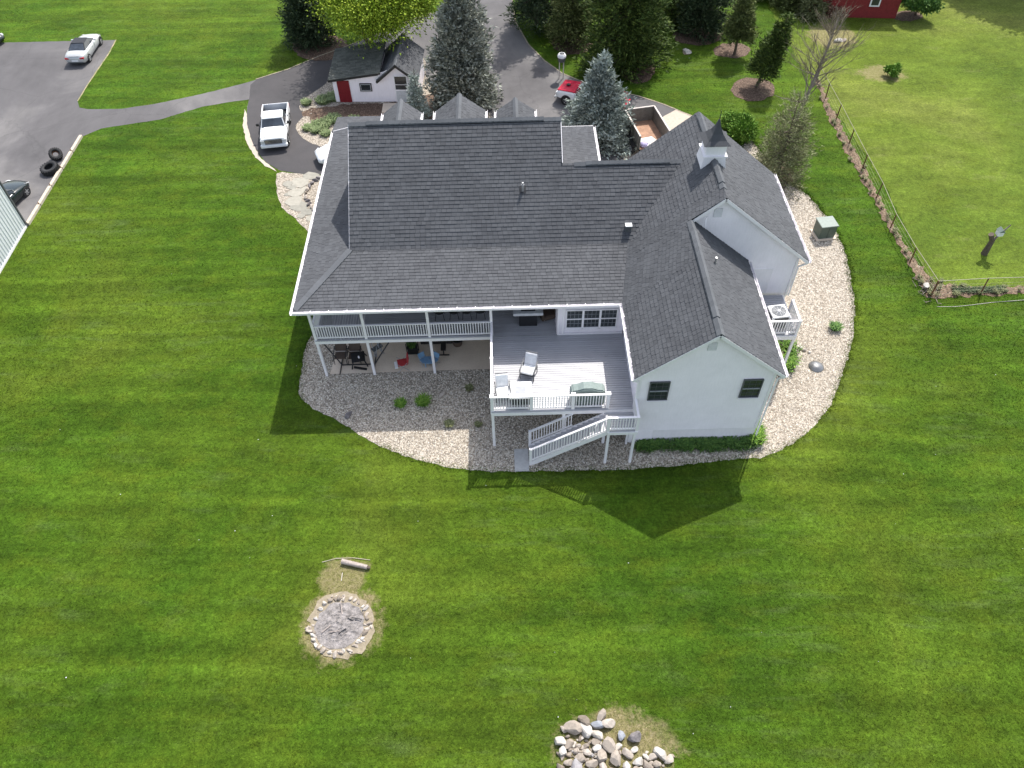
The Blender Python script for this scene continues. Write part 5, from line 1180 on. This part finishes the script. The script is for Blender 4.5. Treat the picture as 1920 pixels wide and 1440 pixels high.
MB().cyl(a+Vector((0,0,.03)), b+Vector((0,0,.02)), .115, .10, 14).build('stem', M['log'], lg); MB().cyl(b+Vector((0,0,.02)), b+(b-a).normalized()*.12, .09, .05, 8).build('branch_stub', M['bark'], lg)
p = [G(604,1054,.02), G(630,1047,.05), G(662,1046,.04), G(694,1050,.03)]; sk = MB()
for u_, v_ in zip(p, p[1:]): sk.cyl(u_, v_, .015, .012, 5)
tag(sk.build('stick', M['timber'], None), 'long thin bent stick lying just behind the log', 'stick')
tag(MB().cyl(G(642,1074,.02), G(640,1089,.02), .015, .012, 5).build('stick', M['tan'], None), 'short pale stick in the worn grass between log and fire pit', 'stick')
# rock pile, traced stone by stone
pile = thing('rock_pile', 'heap of pale field stones on thin grass at the bottom edge', 'rock pile', G(1140,1420))
rs = random.Random(5)
big = [(1072,1366,15,None),(1095,1352,12,None),(1097,1368,13,'w'),(1121,1360,11,'b'),(1128,1343,11,None),(1140,1357,12,None),(1119,1378,11,None),(1049,1390,11,None),(1067,1397,9,None),(1055,1411,9,'w'),(1117,1391,9,None),(1120,1404,9,'w'),(1128,1420,12,None),(1140,1395,15,None),(1155,1422,13,None),(1164,1380,9,'b'),(1190,1382,12,'d'),(1159,1401,7,None),(1176,1413,10,None),(1189,1406,7,'w'),(1197,1428,9,'w'),(1211,1419,6,None),(1223,1420,8,None),(1239,1414,12,None),(1254,1424,9,None),(1175,1436,8,'w'),(1213,1436,10,None),(1232,1434,8,None),(1090,1422,10,None),(1101,1412,8,None),(1110,1432,10,None),(1080,1438,13,None),(1066,1430,8,None),(1052,1440,8,None),(1058,1367,7,None),(1131,1440,9,None),(1150,1446,8,None),(1098,1400,6,None),(1080,1408,6,None)]
for x in range(1045,1265,16): big.append((x+rs.uniform(-5,5), 1455+rs.uniform(-4,8), rs.uniform(8,12), None)); big.append((x+rs.uniform(-5,5), 1478+rs.uniform(-4,8), rs.uniform(8,12), None)); big.append((x+rs.uniform(-5,5), 1500+rs.uniform(-4,8), rs.uniform(8,12), None))
for x, y, r, m_ in big:
    g = G(x, y, .08); s = r*1.02/44.; rock(pile, g[0], g[1], s*.45, s, rs, {'b': M['rock_blue'], 'd': M['rock_dark'], 'w': M['rock_white']}.get(m_), el_=(1.08,.92))
for k in range(110):
    g = G(1085+rs.gauss(0,18), 1412+rs.gauss(0,18), .03) if k < 80 else G(rs.uniform(1045,1265), rs.uniform(1405,1445)); s = rs.uniform(.05,.12); rock(pile, g[0], g[1], s*.4, s, rs)
# stones in the gravel, path edge
for x, y, s, lb, m_ in ((653,780,.24,'flat brown fieldstone at the left rim of the gravel bed',M['rock_dark']),(830,742,.22,'grey flat stone in the shaded gravel below the porch',None),(1500,653,.17,'small pale stone beside the metal bowl in the gravel',M['rock_white']),(1517,662,.12,'white stone touching the metal bowl',M['rock_white']),(1508,657,.14,'brownish stone between the lilies and the metal bowl',None),(1288,98,.35,'pale well cover stone in the lawn near the spruces',M['rock_white']),(1572,78,.35,'pale boulder in the flower bed by the barn',M['rock_white']),(1583,77,.28,'smaller grey boulder beside the pale one near the barn',None),(1663,133,.28,'pale stone among weeds in the pasture',M['rock_white'])):
    g = G(x, y); o = rock(None, g[0], g[1], .05, s, random.Random(int(x)), m_, name='stone'); o.rotation_euler.x = o.rotation_euler.y = 0; tag(o, lb, 'stone')
rg = thing('stone_ring', 'curved row of upright brown stones edging the path under the eave', 'stone edging', G(585,375)); rs = random.Random(9)
for x, y in ((598,336),(591,340),(585,345),(581,351),(577,357),(574,364),(575,371),(577,378),(580,384),(584,389),(589,393),(593,398)):
    g = G(x, y); rock(rg, g[0], g[1], .08, rs.uniform(.17,.24), rs, M['rock_dark'] if rs.random() < .4 else None, el_=(1.2,.7))
fp = thing('flagstone_path', 'irregular grey flagstones laid in gravel left of the porch', 'path stones', G(555,370)); rs = random.Random(3)
for x, y, r in ((562,342,.75),(556,362,.6),(548,352,.35),(552,377,.65),(563,388,.7),(575,398,.5),(540,345,.4),(583,410,.45),(565,405,.35),(572,355,.35),(540,365,.3),(585,330,.6),(600,335,.4)):
    g = G(x, y); n = 7; a0 = rs.uniform(0,6); poly = [(g[0]+r*rs.uniform(.7,1.1)*math.cos(a0+6.283*k/n), g[1]+r*rs.uniform(.6,.95)*math.sin(a0+6.283*k/n)) for k in range(n)]
    MB().prism(poly, .0, .035+rs.uniform(0,.01)).build('flagstone', M['flag'], fp, bevel=.01)
g = G(978,860); pv = MB().box((-.35,-.75,0),(.35,.55,.05)).build('paver', M['found'], None, bevel=.01); pv.location = (g[0]+0., g[1], .004); tag(pv, 'rectangular concrete paver in gravel at the foot of the stairs', 'paver')

# small garden things
g = G(1530,688); bw = MB().lathe([(.40,0),(.40,.02),(.36,.05),(.28,.12),(.16,.17),(0,.19)], n=24).build('metal_bowl', M['steel'], None, smooth=True); bw.location = (g[0], g[1], .02); tag(bw, 'shiny upturned metal bowl lying in the sunny gravel', 'bowl')
ub = thing('utility_box', 'green metal transformer box on a concrete pad beside the garage gravel', 'utility box', G(1543,441), .12)
MB().box((-.62,-.52,0),(.62,.60,.09)).build('pad', M['concrete'], ub, world=False); MB().box((-.5,-.42,.09),(.5,.5,.95)).build('cabinet', M['boxgreen'], ub, world=False, bevel=.02)
MB().box((-.54,-.47,.95),(.54,.54,1.02)).build('lid', M['boxtop'], ub, world=False, bevel=.015); MB().box((-.01,-.43,.12),(.01,-.42,.9)).build('door_seam', M['black'], ub, world=False)
g = G(1052,147,0); lp_ = thing('bird_feeder_post', 'round topped feeder on two pale posts at the drive edge', 'bird feeder', g)
for sx in (-.16,.16): MB().cyl((sx,0,0),(sx,0,1.5),.04,.04,8).build('post', M['tan'], lp_, world=False)
MB().lathe([(.0,1.35),(.26,1.4),(.30,1.62),(.30,1.8),(.22,1.95),(0,2.02)], n=16).build('housing', M['darkgrey'], lp_, world=False, smooth=True); MB().lathe([(.33,1.74),(.33,1.86),(.24,2.0),(.20,2.0),(.27,1.86),(.27,1.74)], n=18).build('hood', M['cushion_w'], lp_, world=False)
g = G(1845,476); bh = thing('birdhouse_stump', 'dark forked stump with a white birdhouse standing in the pasture', 'stump', g)
MB().cyl((0,0,0),(.03,0,1.15),.20,.13,10).build('trunk', M['bark'], bh, world=False); MB().cyl((0,0,1.0),(-.25,0,1.5),.12,.16,8).build('limb', M['bark'], bh, world=False); MB().cyl((.05,0,1.05),(.75,.2,2.0),.08,.03,7).build('limb', M['bark_grey'], bh, world=False)
MB().box((.05,-.16,1.45),(.37,.16,1.75)).build('birdhouse', M['cushion_w'], bh, world=False); MB().add([(.02,-.2,1.74),(.40,-.2,1.74),(.40,.2,1.74),(.02,.2,1.74),(.21,-.2,1.92),(.21,.2,1.92)], [(0,1,4),(3,5,2),(0,4,5,3),(1,2,5,4)]).build('birdhouse_roof', M['boxtop'], bh, world=False)
hp = [G(x, y, .02) for x, y in ((1757,575),(1790,575),(1820,572),(1860,567),(1925,562))]; hs_ = MB()
for u_, v_ in zip(hp, hp[1:]): hs_.cyl(u_, v_, .012, .012, 5)
tag(hs_.build('garden_hose', M['tan'], None), 'pale hose lying straight in the grass outside the fence', 'hose')
# debris heap in the fence corner
dbh = thing('brush_heap', 'small heap of broken branches and a pale stone at the fence corner', 'brush heap', G(1738,540)); rs = random.Random(6); c_ = Vector(G(1738,542))
bm_ = MB()
for k in range(60):
    p = c_+Vector((rs.gauss(0,.35), rs.gauss(0,.5), .05)); d = Vector((rs.uniform(-1,1), rs.uniform(-1,1), rs.uniform(0,1))).normalized()*rs.uniform(.2,.5); bm_.cyl(p, p+d, .02, .01, 4)
kind(bm_.build('branches', M['bark_grey'], dbh), 'stuff'); rock(dbh, c_.x-.1, c_.y, .25, .22, rs, M['rock_white'])

# ---------------------------------------------------------------- plants
o = leaf_blades('lily_bed', M['shrub_dk'], None, 3400, clumps(15.8,21.5,-5.4,-5.05,60,.12), .42, .02, .7); tag(o, 'long dark green row of daylilies along the wing foundation', 'plants')
o = leaf_blades('lily_bed', M['shrub'], None, 700, strip(21.45,22.0,-5.3,-4.2), .55, .022, .6, 2); tag(o, 'bright green lilies round the right corner of the wing', 'plants')
o = leaf_blades('lily_bed', M['shrub'], None, 3400, clumps(21.8,25.0,-.7,2.0,55,.17), .55, .024, .7, 3); tag(o, 'thick green lilies growing round the side deck', 'plants')
for x, y, r, mt, lb in ((752,761,.34,'shrub','bright green hosta clump on the left in the shaded gravel'),(794,757,.42,'shrub','bright green hosta clump on the right in the shaded gravel'),(1565,617,.38,'shrub_dk','small dark green clump in the sunny gravel right of the side deck'),(843,797,.28,'juniper','brownish green clump at the shadow edge in the gravel'),(880,730,.26,'juniper','sparse dry clump in gravel nearest the deck post'),(897,798,.2,'juniper','tiny dry clump in gravel just left of the deck post')):
    g = G(x, y); t = thing('plant_clump', lb, 'plant', g); leaf_blades('leaf', M[mt], t, int(260*r/.35), disc(r*.55), r*.9, .03, .9, int(x)); MB().lathe([(r*.3,0),(r*.2,.05),(0,.07)], n=8).build('stem_base', M['soil'], t, world=False)
for x, y, r, lb in ((600,238,.75,'low green herb mound at the left of the bed by the shed'),(625,226,.6,'green herb mound right in the middle of the mulch bed'),(650,236,.6,'herb mound near the roof corner of the house'),(577,243,.32,'small rounded herb plant at the bed rim'),(592,248,.3,'second small herb plant at the bed rim, closer to the porch roof'),(611,253,.35,'third small herb plant, nearest the porch roof'),(575,195,.35,'little round shrub at the drive corner of the shed bed'),(608,190,.6,'green spreading plant against the left end of the shed'),(624,185,.6,'green spreading plant directly beside the shed wall'),(665,228,.5,'green clump at the bed edge behind the roof')):
    g = G(x, y); t = thing('herb_mound', lb, 'plant', g, 0, 'mounds of herbs in the shed bed'); leaf_blades('leaf', M['herb'], t, int(900*r), disc(r), .32, .03, .7, int(x)); MB().lathe([(r*.3,0),(r*.2,.05),(0,.07)], n=8).build('stem_base', M['soil'], t, world=False)

# ---------------------------------------------------------------- trees
def crown_mesh(name, P, D, size, mat, parent, seed=0, asp=.35, per=2):
    """P sprays positions, D their directions; every spray is `per` tapered leaf clumps"""
    rs = np.random.RandomState(seed); n = len(P)*per; P = np.repeat(P, per, 0); D = np.repeat(D, per, 0)+rs.normal(0, .38, (n,3)); D /= np.linalg.norm(D, axis=1)[:,None]
    R = rs.normal(0,1,(n,3)); Sd = np.cross(D, R); Sd /= np.linalg.norm(Sd, axis=1)[:,None]+1e-9
    L = (size*rs.uniform(.6,1.3,n))[:,None]; P = P+rs.normal(0, size*.25, (n,3)); V = np.stack([P-Sd*L*asp*.5, P+Sd*L*asp*.5, P+D*L], 1)
    V[:,2] += 0; return npmesh(name, V.reshape(-1,3), np.arange(n*3).reshape(-1,3), mat, parent)
def conifer(loc, h, r, label, mat, name='spruce_tree', nb=220, ns=26, size=.24, trunk='bark', zlow=.03, power=.85, droop=.15, seed=0, lean=(0,0), per=2, prof=None, group=None, cat='tree', asp=.35):
    t = thing(name, label, cat, loc, 0, group); rs = np.random.RandomState(seed)
    u = 1-np.sqrt(rs.rand(nb)*(1-0)); u = zlow+(1-zlow)*u**.9; az_ = rs.uniform(0,6.283,nb)
    R = r*(1-u)**power if prof is None else r*prof(u)
    lob = 1+.16*np.sin(az_*2+seed)+.12*np.sin(az_*3+seed*2+u*9); R = R*rs.uniform(.70,1.12,nb)*lob+.06
    P = []; D = []; br = MB()
    for i in range(nb):
        d = np.array([math.cos(az_[i]), math.sin(az_[i]), 0]); z0 = u[i]*h; k = max(5, int(ns*(.3+R[i]/r)))
        s = rs.rand(k)**.6; up = .25+u[i]*.9
        wob = rs.normal(0, .075*R[i]+.04, (k,3)); side = np.cross(d,[0,0,1.])
        pos = d[None]*(R[i]*s)[:,None]+np.array([0,0,1.])[None]*(z0+R[i]*(s*(up*.35)-droop*s*s*(1-u[i])*1.6))[:,None]+side[None]*(rs.uniform(-1,1,k)*(1-s*.6)*R[i]*.20)[:,None]+wob
        pos[:,0] += lean[0]*pos[:,2]/h; pos[:,1] += lean[1]*pos[:,2]/h
        P.append(pos); D.append(np.tile(d*1.+np.array([0,0,.15+u[i]*.7]), (k,1))+rs.normal(0,.25,(k,3)))
        if i % 4 == 0: br.cyl((lean[0]*u[i],lean[1]*u[i],z0), tuple(d*R[i]*.8+np.array([lean[0]*u[i],lean[1]*u[i],z0+R[i]*up*.15])), .02+.012*R[i], .008, 4, caps=False)
    P = np.concatenate(P); D = np.concatenate(D); P[:,2] = np.maximum(P[:,2], .05); D /= np.linalg.norm(D,axis=1)[:,None]
    br.cyl((0,0,0),(lean[0]*.95,lean[1]*.95,h*.96), .05+h*.013, .015, 8); br.build('trunk', M[trunk], t, world=False, fix=False)
    crown_mesh('crown', P, D, size, mat, t, seed, asp, per); return t
def treeat(bx, by, top, wpx, **k):
    x, y = G2(bx, by); h = hgt(x, y, top); w0 = np.linalg.norm(np.array(G(bx+wpx/2, by, 0))-np.array(G(bx-wpx/2, by, 0)))/2
    d0 = np.linalg.norm(np.array([x,y,0])-CAM); d1 = np.linalg.norm(np.array([x,y,h*.3])-CAM); return conifer((x,y,0), h, w0*d1/d0, **k)
B_ = M['spruce_blue']
treeat(873,196,-75,108, label='tall broad grey blue spruce between shed and driveway', mat=M['spruce_grey'], nb=520, ns=30, size=.27, seed=1, power=.50, zlow=.02, asp=.5)
treeat(1119,268,98,124, label='blue spruce with pointed top standing right behind the main roof', mat=B_, nb=520, ns=30, size=.24, seed=2, power=.85, zlow=.02, asp=.5)
treeat(787,226,124,40, label='small slender blue spruce in front of the shed door', mat=B_, nb=200, ns=16, size=.17, seed=3, power=.8)
treeat(583,74,-110,96, label='dense dark spruce at the left of the yellow green tree', mat=M['spruce_dark'], nb=380, ns=26, size=.28, seed=4, power=.6)
treeat(1007,48,-230,120, label='dark evergreen at the top edge right of the drive', mat=M['spruce_dark'], nb=300, ns=24, size=.3, seed=5, power=.6)
treeat(1070,76,-150,96, label='greyish spruce over the brown mulch ring by the drive', mat=M['pine'], nb=320, ns=24, size=.28, seed=6, power=.65)
treeat(1168,124,-270,160, label='huge dark arborvitae with dense foliage in the middle of the tree group', mat=M['yew'], nb=650, ns=34, size=.30, seed=7, power=.42, zlow=.01)
treeat(1243,40,-150,100, label='dark evergreen behind and right of the huge arborvitae', mat=M['yew'], nb=300, ns=22, size=.3, seed=8, power=.6)
treeat(1310,62,-120,96, label='bluish dark spruce standing over a wide brown mulch ring', mat=M['spruce_dark'], nb=340, ns=24, size=.28, seed=9, power=.6)
treeat(1377,102,-30,64, label='light green pine with a bare lower trunk', mat=M['pine'], nb=260, ns=20, size=.26, seed=10, zlow=.22, power=.6)
treeat(1418,164,24,66, label='dark leaning pine with its trunk showing above the mulch', mat=M['yew'], nb=280, ns=20, size=.25, seed=11, zlow=.22, power=.6, lean=(1.2,.2))
treeat(1455,335,172,124, label='thin see-through juniper behind the garage roof', mat=M['juniper'], nb=330, ns=18, size=.22, seed=12, power=.45, zlow=.03, asp=.22, name='juniper_tree')
for bx, by, top, wp, sd, lb in ((1475,12,-45,60,30,'dull green bush at the top edge left of the barn'),(1520,30,-12,58,31,'loose olive bush just left of the barn wall'),(1440,-5,-70,70,32,'bushy evergreen at the top edge behind the pines'),(1552,26,-14,54,33,'reddish brown bush in front of the barn wall'),(1500,-8,-60,70,34,'tall olive evergreen at the top edge behind the loose bush')):
    treeat(bx, by, top, wp, label=lb, mat={31: M['juniper'], 33: M['leaf_litter']}.get(sd, M['pine']), nb=170, ns=16, size=.27, seed=sd, power=.5, name='bush', cat='bush')
# broad leaved trees
def skeleton(rs, start, d, L, r, depth, out, tips, spread=.55, nseg=3, up=.12, minr=.006):
    p = Vector(start)
    for k in range(nseg):
        q = p+d*L/nseg; out.append((p.copy(), q.copy(), r*(1-.18*k/nseg), r*(1-.18*(k+1)/nseg))); p = q
        d = (d+Vector((rs.uniform(-.12,.12), rs.uniform(-.12,.12), up*.5))).normalized()
        if depth > 0 and k > 0: 
            dd = (d+Vector((rs.uniform(-1,1), rs.uniform(-1,1), rs.uniform(-.2,.5)))*spread*1.2).normalized(); skeleton(rs, p, dd, L*.62, r*.5, depth-1, out, tips, spread, nseg, up, minr)
    if depth == 0: tips.append((p, d)); return
    for _ in range(2):
        dd = (d+Vector((rs.uniform(-1,1), rs.uniform(-1,1), rs.uniform(-.3,.6)))*spread).normalized(); skeleton(rs, p, dd, L*rs.uniform(.6,.78), r*.62, depth-1, out, tips, spread, nseg, up, minr)
def broad(loc, h, r, label, mat, name, seed, depth=4, nleaf=60, size=.2, bark='bark', lean=(0,0), leaves=True, tr_r=.2, cat='tree', spread=.55):
    t = thing(name, label, cat, loc); rs = random.Random(seed); out = []; tips = []
    for k in range(2 if leaves else 1): skeleton(rs, (0,0,0), Vector((lean[0]+rs.uniform(-.25,.25), lean[1]+rs.uniform(-.25,.25), 1)).normalized(), h*.36, tr_r*(.9 if k else 1), depth, out, tips, spread)
    mx = max(max(math.hypot(p.x, p.y) for p, _ in tips), .1); mz = max(p.z for p, _ in tips); sx, sz = (r/mx if leaves else 1), h/mz
    mb = MB()
    for a_, b_, r0, r1 in out: mb.cyl((a_.x*sx,a_.y*sx,a_.z*sz),(b_.x*sx,b_.y*sx,b_.z*sz), max(r0,.011), max(r1,.009), 6 if r0 > .05 else 4, caps=False)
    mb.build('trunk', M[bark], t, world=False, fix=False)
    rn = np.random.RandomState(seed); T = np.array([(p.x*sx,p.y*sx,p.z*sz) for p, _ in tips]+([(b.x*sx,b.y*sx,b.z*sz) for _, b, r0, _ in out if r0 < tr_r*.3 and rs.random() < .35] if leaves else []));
    if leaves:
        P = np.repeat(T, nleaf, 0)+rn.normal(0, r*.105, (len(T)*nleaf,3)); P[:,2] = np.maximum(P[:,2], h*.06); D = P-np.array([0,0,h*.45]); D /= np.linalg.norm(D,axis=1)[:,None]; crown_mesh('crown', P, D+rn.normal(0,.6,P.shape), size, mat, t, seed, .8, 1)
    else:
        P = np.repeat(T, nleaf, 0)+rn.normal(0, .32, (len(T)*nleaf,3)); D = rn.normal(0,1,P.shape)+np.array([0,0,.8]); D /= np.linalg.norm(D,axis=1)[:,None]; crown_mesh('twigs', P, D, .55, mat, t, seed, .035, 1)
    return t
x, y = G2(694,92); broad((x,y,0), hgt(x,y,-75), 6.6, 'spreading tree in yellow green spring leaf behind the shed', M['spring'], 'deciduous_tree', 21, 4, 120, .17)
def bare_tree(x, y, h, lean, label, seed):
    t = thing('bare_tree', label, 'tree', (x, y, 0)); rs = random.Random(seed); mb = MB(); tw = MB()
    def path(p, d, L, n, r0, r1, bend, mesh, sides):
        pts = [p]; q = p.copy(); d = d.normalized()
        for k in range(n):
            d = (d+Vector((rs.uniform(-bend,bend), rs.uniform(-bend,bend), rs.uniform(-bend*.3,bend)))).normalized(); q = q+d*L/n; pts.append(q.copy())
        for k in range(n): mesh.cyl(pts[k], pts[k+1], r0+(r1-r0)*k/n, r0+(r1-r0)*(k+1)/n, sides, caps=False)
        return pts, d
    trunk, _ = path(Vector((0,0,0)), Vector((lean[0], lean[1], 1)), h, 9, .14, .03, .07, mb, 8)
    for k in range(46):
        f = rs.uniform(.14,.97); i_ = min(8, int(f*9)); p = trunk[i_].lerp(trunk[i_+1], f*9-i_); a_ = rs.uniform(0,6.283); e = rs.uniform(.35,1.3)
        d = Vector((math.cos(a_), math.sin(a_), e)); L = h*(.42*(1-f)**.7+.12)*rs.uniform(.7,1.15)
        b, dd = path(p, d, L, 5, .045*(1-f)+.016, .008, .16, mb, 5)
        for _ in range(7):
            m_ = rs.randint(1,5); d2 = (b[m_]-b[m_-1]).normalized()+Vector((rs.uniform(-.8,.8), rs.uniform(-.8,.8), rs.uniform(-.2,.6))); c, _d = path(b[m_], d2, L*rs.uniform(.25,.45), 3, .013, .006, .2, tw, 4)
            for _ in range(3): path(c[rs.randint(1,3)], d2+Vector((rs.uniform(-.8,.8), rs.uniform(-.8,.8), rs.uniform(-.2,.6))), L*rs.uniform(.12,.22), 2, .008, .005, .2, tw, 3)
    mb.build('trunk', M['bark_grey'], t, world=False, fix=False); tw.build('twigs', M['twig'], t, world=False, fix=False); return t
x, y = G2(1490,230); bare_tree(x, y, hgt(x+1,y+1.5,0)*.9, (.26,.20), 'bare leafless tree leaning right beside the pasture fence', 5)
x, y = G2(1394,258); broad((x,y,0), .9, 1.7, 'bright green shrub behind the garage roof ridge', M['shrub'], 'shrub', 8, 3, 120, .14, cat='bush', tr_r=.05)
x, y = G2(1716,30); broad((x,y,0), 1.8, 1.6, 'dark green shrub at the right corner of the barn', M['shrub_dk'], 'shrub', 9, 3, 100, .2, cat='bush', tr_r=.05)
x, y = G2(1668,141); broad((x,y,0), .6, .8, 'low weedy clump by the pale stone in the pasture', M['shrub'], 'shrub', 10, 2, 90, .14, cat='bush', tr_r=.03)
for (x, y), s, lb in ((G2(1905,-30),1.0,'large dark tree just beyond the top right corner'),(G2(1790,-85),.9,'large tree standing beyond the top edge right of the barn')):
    broad((x,y,0), 12*s, 5.2*s, lb, M['shrub_dk'], 'deciduous_tree', int(abs(x)), 4, 60, .4)
# weeds in the fence strip and dark tufts
rs_ = np.random.RandomState(4); P = scatter(2600, POLY['fence_strip']); 
def fixed(Q): return lambda rs, n: Q[rs.randint(0, len(Q), n)]+rs.normal(0,.05,(n,2))
o = leaf_blades('dry_weeds', M['juniper'], None, 2200, fixed(P), .28, .012, .7, 9); kind(o, 'stuff')
for x0, x1, lb in ((1785,1808,'small dark weed tuft under the right hand fence'),(1812,1885,'long dark weed patch under the right hand fence')):
    a = G(x0,548); b = G(x1,545); o = leaf_blades('weed_patch', M['spruce_dark'], None, int(11*(x1-x0)), strip(a[0],b[0],a[1]-.15,a[1]+.3), .2, .02, .8, x0); tag(o, lb, 'weeds')
# dandelions and litter scraps on the lawn
P = scatter(40, None, hard+[POLY['pasture'], house_fp]); pebbles('lawn_specks', P, M['cushion'], .015, .03, .05, .5, 31)
